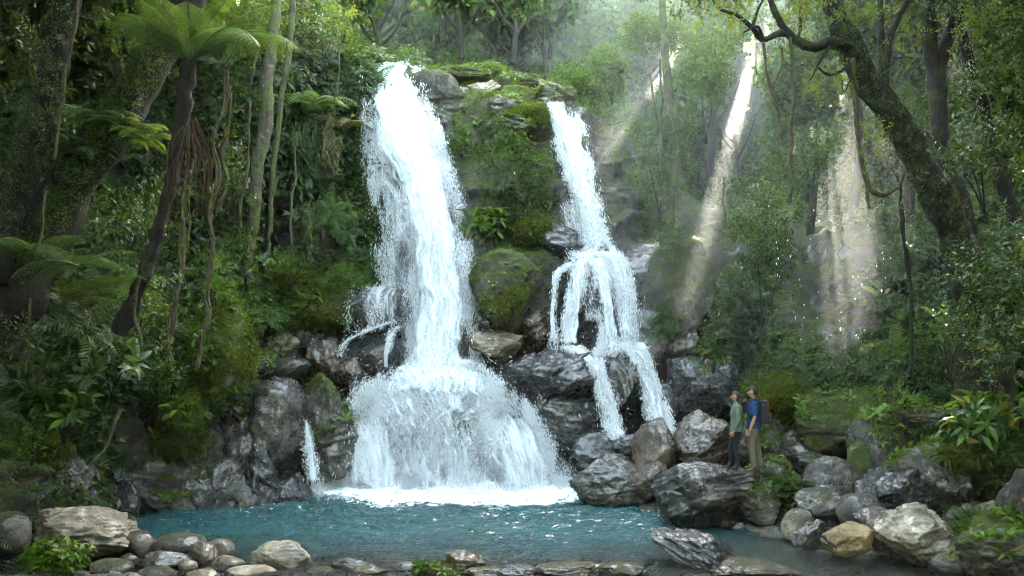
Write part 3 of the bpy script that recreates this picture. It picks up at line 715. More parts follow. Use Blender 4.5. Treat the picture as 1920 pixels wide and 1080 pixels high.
def main_fall():
    rng = np.random.default_rng(11)
    root = empty('waterfall', P(850, 920, 23)); tag(root, 'tall broad main waterfall crashing white onto a rock dome in the pool', 'waterfall')
    root.location = (0, 0, 0)
    core = W_([(124, 678, 800, 27.2), (134, 680, 798, 26.4), (152, 682, 798, 25.9), (200, 684, 812, 25.3), (250, 690, 830, 25.0), (300, 712, 840, 24.8), (350, 742, 850, 24.6), (420, 758, 866, 24.3), (500, 766, 878, 24.1), (600, 768, 884, 23.8), (680, 748, 890, 23.4), (720, 728, 905, 23.0), (760, 712, 925, 22.6), (800, 705, 940, 22.3)])
    outer = W_([(134, 680, 798, 26.4), (200, 682, 812, 25.5), (260, 686, 830, 25.2), (330, 688, 850, 25.0), (420, 716, 874, 24.7), (520, 742, 888, 24.4), (620, 752, 892, 24.1), (700, 730, 900, 23.8)])
    veil = W_([(210, 688, 745, 25.7), (300, 684, 765, 25.5), (380, 692, 775, 25.3), (460, 706, 785, 25.1), (540, 722, 790, 24.9), (600, 730, 790, 24.8)])
    sheet('water_sheet', *outer, m_fall('fall_outer', .53, .16, 6.5, .7, seed=1.3), root, .22, 1, 0, 70, 420, ft=.02)
    sheet('water_sheet', *core, m_fall('fall_core', .385, .16, 5.0, .62, seed=4.1), root, .18, 2, .12, 70, 460, ft=.012, fb=.16, zj=.55)
    sheet('water_sheet', *core, m_fall('fall_strand', .515, .12, 9, .8, seed=8.7), root, .20, 3, .26, 70, 460, fb=.2, zj=.6)
    sheet('water_veil', *veil, m_fall('fall_veil', .58, .30, 9, .6, seed=2.2), root, .15, 4, 0, 30, 160, kind=None)
    # the apron that bursts over the dome
    ap1 = W_([(682, 745, 892, 23.4), (700, 712, 925, 23.0), (730, 680, 960, 22.7), (780, 660, 990, 22.3), (830, 654, 1015, 22.1), (880, 652, 1035, 22.0), (915, 648, 1050, 21.95)])
    sheet('splash_apron', *ap1, m_fall('apron_a', .57, .12, 3.2, .55, seed=6.1), root, .22, 5, 0, 130, 160, .35, ft=.35, fb=.03, zj=.5)
    sheet('splash_apron', *ap1, m_fall('apron_b', .585, .12, 6.0, .7, seed=9.4), root, .22, 6, .3, 130, 160, .35, ft=.4, fb=.03, zj=.5)
    ap0 = W_([(676, 752, 888, 23.3), (700, 716, 925, 23.05), (728, 684, 962, 22.85), (760, 668, 985, 22.65), (800, 660, 1002, 22.5), (830, 660, 1010, 22.4)])
    sheet('splash_burst', *ap0, m_fall('apron_c', .36, .16, 3.2, .9, seed=3.4), root, .30, 7, .1, 150, 150, .25, ft=.10, fb=.75, zj=.35)
    sheet('splash_burst', *ap0, m_fall('apron_f', .49, .12, 6, 1.2, seed=5.4), root, .34, 17, .4, 150, 150, .25, ft=.2, fb=.6, zj=.5)
    sl_ = W_([(715, 668, 740, 22.7), (780, 648, 745, 22.3), (840, 642, 760, 22.1), (915, 645, 770, 21.9)])
    sheet('splash_strand', *sl_, m_fall('apron_d', .42, .16, 4, .8, seed=5.5), root, .3, 8, .2, 60, 130, .1, ft=.5, fb=.03)
    sr_ = W_([(720, 880, 955, 22.5), (780, 905, 1000, 22.2), (850, 920, 1035, 22.0), (915, 925, 1058, 21.9)])
    sheet('splash_strand', *sr_, m_fall('apron_e', .43, .2, 3.5, .8, seed=7.5), root, .3, 9, .35, 70, 130, .1, ft=.5, fb=.03)
    # drops round the column
    a = [fall_drops(*outer, 90000, rng, .04, .5, 3, .4, .0025, .008, clump=0), fall_drops(*veil, 20000, rng, .08, .5, 5, .2, .004, .010, clump=.05), fall_drops(*core, 40000, rng, .02, 0, 8, .5, .004, .012, clump=.05)]
    drops('spray_drops', *[np.concatenate([x[k] for x in a]) for k in range(2)], np.concatenate([x[2] for x in a]), rng.uniform(3, 9, sum(len(x[0]) for x in a)), root, rng)
    a = [fall_drops(*ap1, 26000, rng, .04, 0, 23, .5, .003, .011, t0=.35, clump=.12), fall_drops(*ap0, 26000, rng, .03, 0, 24, .6, .004, .013, clump=.12), fall_drops(*sl_, 12000, rng, .10, .5, 25, .3, .003, .010, clump=-.05), fall_drops(*sr_, 22000, rng, .12, .5, 26, .4, .003, .010, clump=.0)]
    drops('apron_drops', *[np.concatenate([x[k] for x in a]) for k in range(2)], np.concatenate([x[2] for x in a]), rng.uniform(2, 7, sum(len(x[0]) for x in a)), root, rng)
    # ballistic burst: drops leave the impact line and fall into the pool
    n = 170000
    x0 = rng.normal(0, 1, n)
    org = np.array([P(830, 712, 23.1)])[0]+np.stack([.05+x0*.80, rng.normal(0, .25, n), rng.normal(0, .18, n)], -1)
    strand = vnoise(np.stack([x0*4.5, rng.integers(0, 3, n)*5.0, np.zeros(n)], -1), 44)      # jets
    sp = 2.4+2.2*strand+rng.normal(0, .6, n)
    ang = x0*.62+rng.normal(0, .22, n)
    vx = np.sin(ang)*sp*1.0+.25; vy = -np.abs(np.cos(ang)*sp)*.36-rng.random(n)*.3; vz = -.6+np.abs(rng.normal(0, 1.0, n))*np.clip(.55+2.2*strand, .05, 3)
    tmax = (vz+np.sqrt(np.maximum(vz**2+2*9.8*(org[:, 2]-.02), .01)))/9.8
    tt = rng.random(n)**.75*tmax
    p = org+np.stack([vx*tt, vy*tt, vz*tt-4.9*tt**2], -1)
    v = np.stack([vx, vy, vz-9.8*tt], -1)
    q = p*np.array([1.5, 1, .9]); keep = (fbm(q*1.5, 4, 88) > .08+rng.normal(0, .15, n)) & (p[:, 2] > 0)
    p, v = p[keep], v[keep]
    drops('splash_drops', p, v, .003+.011*rng.random(len(p))**2.5, rng.uniform(2.0, 6.5, len(p)), root, rng)
    return root
MF = main_fall()

def right_fall():
    rng = np.random.default_rng(12)
    root = empty('waterfall'); tag(root, 'slender stepped waterfall on the right, breaking into several cascades over dark rocks', 'waterfall')
    up = W_([(198, 1021, 1058, 26.9), (215, 1026, 1074, 26.6), (240, 1036, 1092, 26.3), (290, 1050, 1104, 26.0), (340, 1064, 1112, 25.7), (400, 1088, 1126, 25.4), (450, 1098, 1138, 25.1), (480, 1098, 1150, 24.8)])
    sheet('water_sheet', *up, m_fall('rfall_a', .44, .2, 7, 1.0, seed=1.9), root, .14, 21, 0, 26, 160)
    sheet('water_sheet', *up, m_fall('rfall_b', .54, .16, 10, 1.0, seed=5.9), root, .16, 22, .14, 26, 160)
    ve = W_([(250, 1034, 1075, 26.3), (320, 1040, 1095, 26.0), (400, 1060, 1115, 25.7), (460, 1060, 1120, 25.4)])
    sheet('water_veil', *ve, m_fall('rfall_v', .60, .25, 12, .6, seed=7.7), root, .1, 23, 0, 20, 100)
    A = W_([(495, 1064, 1082, 24.5), (512, 1042, 1052, 24.2), (540, 1034, 1044, 23.9), (600, 1030, 1042, 23.7), (655, 1030, 1046, 23.4)])
    B = W_([(480, 1078, 1110, 24.4), (505, 1072, 1100, 24.1), (560, 1064, 1094, 23.7), (610, 1058, 1086, 23.5), (660, 1048, 1090, 23.1)])
    Cc = W_([(475, 1100, 1134, 24.5), (500, 1104, 1140, 24.2), (540, 1118, 1150, 23.8), (590, 1124, 1156, 23.6), (640, 1126, 1158, 23.4), (668, 1110, 1150, 23.1)])
    C2 = W_([(475, 1126, 1160, 24.5), (496, 1140, 1176, 24.2), (530, 1152, 1184, 23.8), (570, 1158, 1190, 23.6), (620, 1162, 1194, 23.4), (666, 1158, 1202, 23.1)])
    T = W_([(470, 1040, 1130, 24.8), (490, 1050, 1150, 24.5), (520, 1070, 1165, 24.2), (600, 1080, 1185, 23.9)])
    M = W_([(650, 1052, 1092, 23.1), (664, 1070, 1108, 22.9), (680, 1094, 1126, 22.7), (700, 1106, 1134, 22.4)])
    M2 = W_([(652, 1150, 1198, 23.1), (668, 1170, 1210, 22.9), (690, 1188, 1216, 22.6)])
    D = W_([(672, 1098, 1128, 22.6), (700, 1108, 1134, 22.2), (740, 1118, 1146, 22.0), (790, 1130, 1162, 21.8), (815, 1140, 1176, 21.5), (836, 1165, 1192, 21.2)])
    E = W_([(645, 1160, 1205, 22.8), (670, 1184, 1214, 22.5), (710, 1196, 1228, 22.3), (750, 1206, 1242, 22.1), (785, 1214, 1254, 21.8), (812, 1222, 1258, 21.4)])
    for k, (nm, w, thr) in enumerate([('cascade_strand', A, .42), ('cascade_strand', B, .40), ('cascade_strand', Cc, .45), ('cascade_strand', D, .46), ('cascade_strand', E, .48), ('cascade_veil', T, .57), ('cascade_strand', C2, .45), ('cascade_strand', M, .40), ('cascade_strand', M2, .42)]):
        sheet(nm, *w, m_fall('casc_%d' % k, thr, .2, 9, 1.6, seed=k*1.37), root, .16, 30+k, .05, 22, 90, ft=.10, fb=.12 if k < 3 else .22)
        if k in (1, 2, 3, 4, 6): sheet(nm, *w, m_fall('casc2_%d' % k, .52, .12, 14, 1.6, seed=k*2.37), root, .18, 40+k, .16, 22, 90, ft=.12, fb=.25)
    a = [fall_drops(*up, 34000, rng, .10, .5, 13, .25, .003, .012, clump=.0), fall_drops(*ve, 9000, rng, .1, .5, 14, .2, .003, .008)]
    for k, (w, n) in enumerate([(A, 1200), (B, 4000), (Cc, 4500), (C2, 5500), (T, 3500), (M, 1800), (M2, 1800), (D, 3800), (E, 5000)]):
        a.append(fall_drops(*w, int(n*2.2), rng, .11, .5, 60+k, .22, .003, .011, clump=-.05))
    drops('spray_drops', *[np.concatenate([x[k] for x in a]) for k in range(2)], np.concatenate([x[2] for x in a]), rng.uniform(3, 8, sum(len(x[0]) for x in a)), root, rng)
right_fall()
def side_falls():
    rng = np.random.default_rng(13)
    root = empty('waterfall'); tag(root, 'thin white trickle running down between two rocks on the left shore', 'waterfall')
    w = W_([(764, 566, 574, 21.9), (790, 571, 580, 21.5), (830, 574, 588, 21.2), (870, 578, 596, 21.0), (912, 576, 602, 20.8)])
    sheet('water_sheet', *w, m_fall('trickle', .36, .2, 12, 1.6, seed=3.9), root, .06, 51, .12, 12, 60)
    p = fall_drops(*w, 2600, rng, .25, .5, 15, .15, .005, .013); drops('spray_drops', *p, rng.uniform(1.3, 3, len(p[0])), root, rng)
    root = empty('waterfall'); tag(root, 'thin veil and two side strands over the dark smooth rocks left of the main fall', 'waterfall')
    w1 = W_([(535, 690, 758, 23.3), (555, 672, 764, 23.05), (580, 664, 766, 22.9), (620, 668, 764, 22.85)])
    w2 = W_([(598, 745, 765, 22.9), (612, 700, 722, 22.8), (628, 664, 682, 22.7), (645, 642, 652, 22.6), (668, 636, 644, 22.5)])
    w3 = W_([(606, 742, 760, 22.8), (630, 726, 745, 22.7), (660, 718, 732, 22.6), (700, 720, 732, 22.5)])
    a = []
    for k, (w, thr, n) in enumerate([(w1, .57, 2500), (w2, .50, 900), (w3, .50, 1000)]):
        sheet('water_veil' if k == 0 else 'water_strand', *w, m_fall('side_%d' % k, thr, .25, 9, 1.2, seed=k*3.1+.6), root, .05, 55+k, .05, 20, 60)
        a.append(fall_drops(*w, n, rng, .2, .5, 65+k, .15, .004, .012))
    drops('spray_drops', *[np.concatenate([x[k] for x in a]) for k in range(2)], np.concatenate([x[2] for x in a]), rng.uniform(1.2, 3, sum(len(x[0]) for x in a)), root, rng)
side_falls()

def foam():
    """boiling white water where the falls meet the pool, thinning towards the viewer"""
    xs = np.linspace(-6.6, 3.2, 500); ys = np.linspace(18.6, 23.6, 230)
    X, Y = np.meshgrid(xs, ys)
    cx = np.clip((X+1.6)/4.6, -1, 1)
    d = (Y-21.3)/.8
    p = np.stack([X*1.4, Y*2.6, X*0], -1).reshape(-1, 3)
    hump = (.05+.10*np.clip(1+d, 0, 1.6))*(1-cx**4)
    Z = wave_z(X, Y)+.012+hump*(.55+.6*fbm(p, 4, 91, True).reshape(X.shape))*np.clip(1.6+d, 0, 1)
    V = np.stack([X, Y, Z], -1).reshape(-1, 3); nu = len(xs)
    i = np.arange(len(ys)-1)[:, None]*nu; j = np.arange(nu-1)[None]
    Fq = np.stack([i+j, i+j+1, i+nu+j+1, i+nu+j], -1).reshape(-1, 4)
    me = mesh_np('foam', V, Fq, True)
    e = np.clip(1.05+np.where(d < 0, d*.34, d*.62), -1, 1.3)-.9*np.clip(np.abs((X+1.7)/4.9), 0, 1.2)**4-.25*np.clip(-X-3.2, 0, 1.5)-.25*np.clip(X-1.2, 0, 1)
    at = me.attributes.new('edge', 'FLOAT', 'POINT'); at.data.foreach_set('value', e.reshape(-1).astype(np.float32))
    t = NT('foam_white'); g = t.n('NewGeometry')
    ea = t.n('Attribute', {'attribute_name': 'edge'}).outputs['Fac']
    n = t.noise(t.n('Mapping', Vector=g.outputs['Position'], Scale=(1, 2.2, 1)).outputs[0], 2.4, 8, .72, .8)
    v = t.math('ADD', n, t.math('MULTIPLY', t.math('SUBTRACT', ea, .55), .7))
    a = t.mapr(v, .47, .60)
    sh = t.n('BsdfDiffuse', Color=(.9, .94, .95, 1))
    t.done(t.n('MixShader', _0=a, _1=t.n('BsdfTransparent').outputs[0], _2=sh.outputs[0]))
    o = obj('foam', me, t.m); tag(o, 'white foam boiling along the far edge of the pool', kind='stuff')
    # spatter of drops over the foam line
    rng = np.random.default_rng(17); n = 26000
    x = rng.normal(-1.6, 2.1, n); y = 21.6+rng.normal(0, .45, n); z = np.abs(rng.normal(0, .13, n))+.02
    keep = fbm(np.stack([x*2, y*2, z], -1), 3, 15) > -.1
    p = np.stack([x, y, z], -1)[keep]; v = rng.normal(0, 1, p.shape)
    drops('foam_spatter', p, v, .006+.02*rng.random(len(p))**3, rng.uniform(1, 2, len(p)), o, rng)
foam()

def mist():
    """soft clouds of spray: pale even air inside rounded bodies"""
    def cloud(name, c, r, dens, label, seed):
        V, Fc = ico(5); q = V*1.3+seed
        W = V*(1+.22*fbm(q, 3, seed))[:, None]*np.array(r)
        t = NT(name+'_air'); v = t.n('VolumePrincipled'); v.inputs['Color'].default_value = (.96, .98, 1, 1); v.inputs['Density'].default_value = dens; v.inputs['Anisotropy'].default_value = .2
        t.link(v.outputs[0], t.out.inputs['Volume'])
        o = obj('mist', mesh_np('mist', W, Fc, True), t.m, loc=c); tag(o, label, kind='stuff')
    cloud('m5', (6.8, 23.2, 8.2), (5.6, 7.0, 9.0), .0055, 'faint moist air drifting through the sunbeams over the right bank', 5)
    cloud('m6', (1.0, 38.0, 17.0), (17.0, 8.5, 7.0), .020, 'morning mist among the trees above the falls', 6)
    cloud('m7', (1.1, 22.4, 1.7), (1.2, .7, 1.4), .03, 'spray drifting to the right of the splash', 7)
    cloud('m2', (-1.2, 21.4, .5), (3.8, .8, .55), .12, 'low mist rolling off the foam line', 2)
    cloud('m3', (-1.9, 24.0, 5.5), (1.4, .8, 3.2), .07, 'thin spray drifting round the main column', 3)
    cloud('m4', (3.2, 23.6, 4.6), (1.5, .7, 2.2), .08, 'thin spray round the right cascade', 4)
mist()
# ------------------------------------------------------------ gaps in the canopy that let the sun through
SLOT = lambda a, b, n, r: [(np.array(a)*(1-t)+np.array(b)*t, r) for t in np.linspace(0, 1, n)]
GAPS = SLOT((7.3, 20, 3.2), (8.7, 20, 8.3), 8, .66)+SLOT((8.3, 20, 4.0), (9.3, 20, 7.0), 5, .20)+SLOT((6.35, 20, 3.0), (6.9, 20, 6.2), 4, .26) \
     + SLOT((4.5, 22, 5.0), (5.3, 22, 8.4), 5, .80)+SLOT((3.9, 28, 11.4), (4.6, 28, 12.8), 3, .55)+SLOT((5.6, 16.0, 1.2), (6.1, 16.0, 2.2), 2, .5)+SLOT((10.5, 20, 9.0), (10.9, 20, 11.0), 3, .35)
def gap_mask(p, pad=0.0):
    """True where a leaf clump would stand in one of the gaps"""
    m = np.zeros(len(p), bool); fz = 1+.50*vnoise(p*.9, 7)+.35*vnoise(p*4.0, 9)
    for T, r in GAPS:
        d = p-T; al = d@SUN; dist = np.linalg.norm(d-al[:, None]*SUN, axis=1)
        m |= (dist < (r+pad)*fz) & (al > -3.6) & (p[:, 2] > .9)
    return m
# ------------------------------------------------------------ leaf prototypes (triangles), growing along +Z
def leaf_v(base, d, up, L, W, droop=.15, fine=False):
    """one leaf as a folded blade"""
    d = norm(d); s = norm(np.cross(d, up)); u = np.cross(s, d)
    if not fine:
        V = np.array([base, base+d*L*.45-s*W*.5+u*W*.14, base+d*L*.45+s*W*.5+u*W*.14, base+d*L*.5-u*W*.04, base+d*L-u*L*droop])
        return V, np.array([[0, 3, 1], [0, 2, 3], [1, 3, 4], [3, 2, 4]])
    V = [base]
    for f, wf, dr in ((.22, .7, .0), (.5, 1.0, .06), (.78, .62, .5)):
        m = base+d*L*f-u*L*droop*dr
        V += [m-s*W*.5*wf+u*W*.12, m, m+s*W*.5*wf+u*W*.12]
    V.append(base+d*L-u*L*droop)
    Fc = [[0, 2, 1], [0, 3, 2]]
    for r in (0, 3):
        a = 1+r
        Fc += [[a, a+1, a+4], [a, a+4, a+3], [a+1, a+2, a+5], [a+1, a+5, a+4]]
    Fc += [[7, 8, 10-1], [7, 8, 10]] and [[7, 8, 10], [8, 9, 10]]
    return np.array(V), np.array(Fc)
def pr_spray(rng, n=12, L=.5, ll=.13, lw=.055, bend=.5, fine=False):
    parts = []
    a = rng.uniform(0, 6.28); bd = np.array([math.cos(a), math.sin(a), 0])
    for i in range(n):
        t = (i+.6)/n
        pt = np.array([0, 0, L*t])+bd*bend*L*t**2-np.array([0, 0, bend*.35*L*t**2])
        tan = norm(np.array([0, 0, 1])*(1-bend*.7*t)+bd*bend*2*t)
        ph = i*2.4+rng.normal(0, .3); sd = norm(np.cross(tan, [math.cos(ph), math.sin(ph), .1]))
        d = norm(sd*1.0+tan*rng.uniform(.2, .8)+np.array([0, 0, .05]))
        k = rng.uniform(.7, 1.25)*(1-.25*t)
        parts.append(leaf_v(pt, d, np.array([0, 0, 1.])+.25*rng.normal(size=3), ll*k, lw*k, rng.uniform(.05, .35), fine))
    return merge(parts)
def pr_cluster(rng, n=40, R_=.35, ll=.1, lw=.05, flat=.7):
    """loose dome of leaves with open gaps"""
    parts = []
    for i in range(n):
        d = norm(rng.normal(size=3)+np.array([0, 0, .35])); r = R_*rng.uniform(.45, 1.0)
        p = d*r*np.array([1, 1, flat])
        dd = norm(d*.7+rng.normal(size=3)*.6+np.array([0, 0, -.15])); k = rng.uniform(.6, 1.3)
        parts.append(leaf_v(p, dd, norm(np.array([0, 0, 1.])+.5*rng.normal(size=3)), ll*k, lw*k, rng.uniform(.05, .4)))
    return merge(parts)
def pr_rosette(rng, n=8, L=.35, W=.12, lift=.7, droop=.45):
    parts = []
    for i in range(n):
        a = i/n*6.28+rng.normal(0, .25); e = lift*rng.uniform(.6, 1.3)
        d = np.array([math.cos(a), math.sin(a), e]); k = rng.uniform(.65, 1.2)
        parts.append(leaf_v(np.array([0, 0, .0])+norm(d)*L*.25*k, d, np.array([0, 0, 1.]), L*k, W*k, droop*rng.uniform(.6, 1.3), True))
    return merge(parts)
def frond(rng, L=1.0, W=.22, npin=18, arch=.7, a=0.0, lift=.9, sub=0, w=None):
    """one fern frond: pinnae on both sides of an arching midrib; sub>0 gives each pinna its own leaflets"""
    out = np.array([math.cos(a), math.sin(a), 0.]); sd = np.array([-math.sin(a), math.cos(a), 0.])
    parts = []; n = npin
    ts = np.linspace(0, 1, 24)
    ang = math.atan(lift)-arch*1.9*ts**1.25
    st = np.diff(ts, prepend=0)*L
    path = np.cumsum(np.stack([np.cos(ang)*st, np.sin(ang)*st], -1), axis=0)
    C3 = out[None]*path[:, :1]+np.array([[0, 0, 1.]])*path[:, 1:]
    for i in range(n):
        t = .10+.9*(i+.5)/n
        k = min(int(t*23), 22); f = t*23-k; pt = C3[k]*(1-f)+C3[k+1]*f; tan = norm(C3[k+1]-C3[k])
        up = norm(np.cross(tan, sd)); up = up if up[2] > 0 else -up
        wl = W*(math.sin(math.pi*min(1, t*.93+.12))**.7)*rng.uniform(.9, 1.1)+.01
        for s in (-1, 1):
            d = norm(sd*s+tan*.42-up*.16)
            if not sub:
                V = np.array([pt, pt+d*wl*.5+tan*L/n*.34, pt+d*wl*.5-tan*L/n*.34, pt+d*wl-up*wl*.25])
                parts.append((V, np.array([[0, 1, 3], [0, 3, 2]])))
            else:
                for j in range(sub):
                    u = (j+.6)/sub; q = pt+d*wl*u-up*wl*.3*u*u
                    ll = wl*.24*(1-.75*u)+.008
                    tl = tan*.9+d*.35
                    for s2 in (-1, 1):
                        e = norm(tan*s2+d*.5); hw = wl/sub*.5
                        V = np.array([q-d*hw*.8, q+e*ll*.6+d*hw*.5, q+e*ll*.6-d*hw*.6, q+e*ll])
                        parts.append((V, np.array([[0, 1, 3], [0, 3, 2]])))
    # midrib
    V, Fc = tube(C3[::3], np.linspace(.012, .003, len(C3[::3]))*L**.5, 3, cap=False)
    parts.append((V, Fc))
    return merge(parts)
def pr_fern(rng, n=8, L=.6, npin=14, lift=1.1, arch=.75, W=None):
    return merge([frond(rng, L*rng.uniform(.7, 1.15), W or L*.2, npin, arch*rng.uniform(.8, 1.2), i/n*6.28+rng.normal(0, .25), lift*rng.uniform(.6, 1.3)) for i in range(n)])
def pr_hang(rng, n=14, L=.9, ll=.12, lw=.035):
    parts = []
    for i in range(n):
        t = (i+.5)/n; p = np.array([.05*math.sin(t*5+rng.random()), .05*math.cos(t*4), -L*t])
        a = i*2.4+rng.normal(0, .4); d = np.array([math.cos(a)*.8, math.sin(a)*.8, -rng.uniform(.5, 1.4)]); k = rng.uniform(.7, 1.3)
        parts.append(leaf_v(p, d, np.array([0, 0, 1.]), ll*k, lw*k, .3))
    return merge(parts)
def pr_grass(rng, n=26, L=.4):
    parts = []
    for i in range(n):
        a = rng.uniform(0, 6.28); d = np.array([math.cos(a), math.sin(a), rng.uniform(.4, 2.2)])
        k = rng.uniform(.5, 1.1)
        parts.append(leaf_v(np.array([math.cos(a), math.sin(a), 0])*.04*rng.random(), d, np.array([0, 0, 1.]), L*k, .022, rng.uniform(.3, .8)))
    return merge(parts)
_r = np.random.default_rng(77)
PR = dict(
 spray=[pr_spray(_r, 12, .5, .15, .062, rng_) for rng_ in (.3, .6, .9)],
 small=[pr_spray(_r, 14, .34, .085, .042, b) for b in (.3, .7)],
 cluster=[pr_cluster(_r, 34, .34, .11, .055) for _ in range(3)],
 dense=[pr_cluster(_r, 26, .26, .075, .04, .6) for _ in range(3)],
 far=[pr_cluster(_r, 34, .75, .30, .19, .7) for _ in range(4)],
 rosette=[pr_rosette(_r, 8, .34, .11) for _ in range(2)],
 fern=[pr_fern(_r, 7, .6, 12) for _ in range(2)],
 hang=[pr_hang(_r) for _ in range(2)],
 grass=[pr_grass(_r) for _ in range(2)])
G1, G2, G3 = (.014, .032, .008), (.030, .064, .013), (.062, .115, .022)
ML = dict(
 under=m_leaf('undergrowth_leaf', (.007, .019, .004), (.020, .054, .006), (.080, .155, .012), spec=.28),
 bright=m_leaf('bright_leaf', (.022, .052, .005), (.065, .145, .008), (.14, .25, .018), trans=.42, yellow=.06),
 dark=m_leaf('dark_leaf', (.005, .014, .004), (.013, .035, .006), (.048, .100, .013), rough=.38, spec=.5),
 far=m_leaf('canopy_leaf', (.016, .040, .010), (.046, .100, .014), (.11, .18, .022), trans=.45, spec=.25),
 moss=m_leaf('moss_leaf', (.040, .052, .007), (.078, .098, .012), (.15, .17, .022), rough=.8, spec=.15),
 fern=m_leaf('fern_leaf', (.014, .040, .010), (.034, .082, .020), (.075, .145, .04), trans=.4, yellow=.0),
 glow=m_leaf('backlit_leaf', (.09, .14, .012), (.16, .22, .02), (.26, .30, .04), trans=.6, yellow=.2),  # backlight put into the colour: paler and yellower than the other leaves
 litter=m_leaf('dead_leaf', (.06, .030, .010), (.14, .085, .020), (.26, .19, .04), trans=.1, yellow=0),
 dry=m_leaf('hanging_dry_leaf', (.05, .045, .018), (.11, .09, .035), (.20, .15, .07), yellow=0))

# points on the gorge walls: sampled by area, with their normals
def shell_points(rng, n, vmin=1.0, vmax=7.0):
    nv, nu = SH.shape[:2]
    area = np.linalg.norm(np.cross(SH[1:, :-1]-SH[:-1, :-1], SH[:-1, 1:]-SH[:-1, :-1]), axis=-1)
    tv = SHTV[:-1]
    area = area*((tv >= vmin) & (tv < vmax))[:, None]
    pr = (area/area.sum()).ravel(); k = rng.choice(len(pr), n, p=pr)
    i, j = k//(nu-1), k % (nu-1); a, b = rng.random((2, n, 1))
    p = SH[i, j]*(1-a)*(1-b)+SH[i+1, j]*a*(1-b)+SH[i, j+1]*(1-a)*b+SH[i+1, j+1]*a*b
    return p, SHN[i, j], SHTV[i]
def in_view(p, m=60):
    px = 960+p[:, 0]/np.maximum(p[:, 1], .5)*F; py = HY-(p[:, 2]-CZ)/np.maximum(p[:, 1], .5)*F
    return px, py
def scatter(name, pk, p, nrm, sc_, mat, rng, up=.6, label=None, parent=None, gaps=False, **kw):
    kinds_ = [pk] if isinstance(pk, str) else pk
    protos = [q for k in kinds_ for q in PR[k]]
    ch = rng.integers(len(protos), size=len(p)); parts = []
    for c in range(len(protos)):
        m = ch == c
        if not m.any(): continue
        z = norm(nrm[m]*(1-up)+np.array([0, 0, up])+rng.normal(0, .22, (m.sum(), 3)))
        if kinds_ == ['hang']: z = np.tile([0, 0, 1.], (m.sum(), 1))+rng.normal(0, .05, (m.sum(), 3))
        parts.append(inst(protos[c], p[m], frames(z, rng), sc_[m]))
    V, Fc = merge(parts)
    if gaps:
        Fc = Fc[~gap_mask(V[Fc[:, 0]], .05)]; u, inv = np.unique(Fc, return_inverse=True); V = V[u]; Fc = inv.reshape(-1, 3)
    return tag(obj(name, mesh_np(name, V, Fc), mat, parent), label, **kw)

def bare(p, px, py):
    """1 where rock shows instead of plants"""
    b = np.zeros(len(p))
    def box(x0, x1, y0, y1, s=18):
        return np.clip(np.minimum(np.minimum(px-x0, x1-px), np.minimum(py-y0, y1-py))/s+.5, 0, 1)
    b = np.maximum(b, box(700, 890, 120, 720))
    b = np.maximum(b, box(1030, 1200, 190, 860)*.95)
    b = np.maximum(b, box(560, 1290, 600, 930))
    b = np.maximum(b, box(455, 700, 620, 930))
    b = np.maximum(b, box(190, 480, 760, 960))
    b = np.maximum(b, box(-60, 260, 850, 1000)*.9)
    b = np.maximum(b, box(1225, 1300, 380, 700)*.55)
    b = np.maximum(b, box(480, 640, 360, 500)*.93)          # dark hollow with hanging roots
    b = np.maximum(b, box(1440, 1680, 440, 620)*.85)
    return b
def undergrowth():
    rng = np.random.default_rng(21)
    p, nr, tv = shell_points(rng, 330000, 1.0, 7.4)
    px, py = in_view(p)
    n = fbm(p*.8, 3, 61)
    vis = (px > -120) & (px < 2040) & (py > -160) & (py < 1120) & (p[:, 1] > 7)
    thin = np.clip(1.35-p[:, 1]/40, .45, 1)
    keep = vis & (rng.random(len(p)) > bare(p, px, py)) & (n > -.38+rng.normal(0, .1, len(p))) & ~gap_mask(p, .25)
    p, nr, tv, px, py, n = [a[keep] for a in (p, nr, tv, px, py, n)]
    q = fbm(p*.45+9, 3, 33)+rng.normal(0, .12, len(p))
    sz = np.exp(fbm(p*.9, 2, 12)*.5)*rng.uniform(.6, 1.25, len(p))
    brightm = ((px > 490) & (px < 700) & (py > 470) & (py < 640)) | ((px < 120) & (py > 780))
    cen = (px > 820) & (px < 1320)
    def part(m, nm, kind, s, mat, lab, up=.5, off=.1):
        scatter(nm, kind, p[m]+nr[m]*off*rng.random((m.sum(), 1)), nr[m], sz[m]*s, mat, rng, up, lab, kind='stuff')
    r = rng.random(len(p))
    big = ~cen & (q > .04)
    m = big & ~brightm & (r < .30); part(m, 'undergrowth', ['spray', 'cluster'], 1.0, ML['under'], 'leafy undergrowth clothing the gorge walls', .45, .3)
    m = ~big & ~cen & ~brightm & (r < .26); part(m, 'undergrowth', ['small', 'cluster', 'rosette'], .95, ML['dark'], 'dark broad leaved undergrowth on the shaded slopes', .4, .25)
    m = cen & (r < .36) & (q > -.15); part(m, 'ground_cover', ['dense', 'small'], .85, ML['under'], 'low creeping plants covering the cliff between the falls', .3, .08)
    m = cen & (r > .80); part(m, 'moss', 'dense', .55, ML['moss'], 'yellow green moss tufts on the middle cliff', .3, .02)
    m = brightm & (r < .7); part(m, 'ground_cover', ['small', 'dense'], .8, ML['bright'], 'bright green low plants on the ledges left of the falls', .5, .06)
    m = ~cen & (r > .955); part(m, 'undergrowth', ['fern'], 1.0, ML['fern'], 'ferns scattered through the undergrowth', .55, .15)
    m = ~cen & (r > .93) & (r <= .955); part(m, 'undergrowth', ['hang'], 1.1, ML['under'], 'hanging leafy stems on the steep walls', .55, .35)
undergrowth()

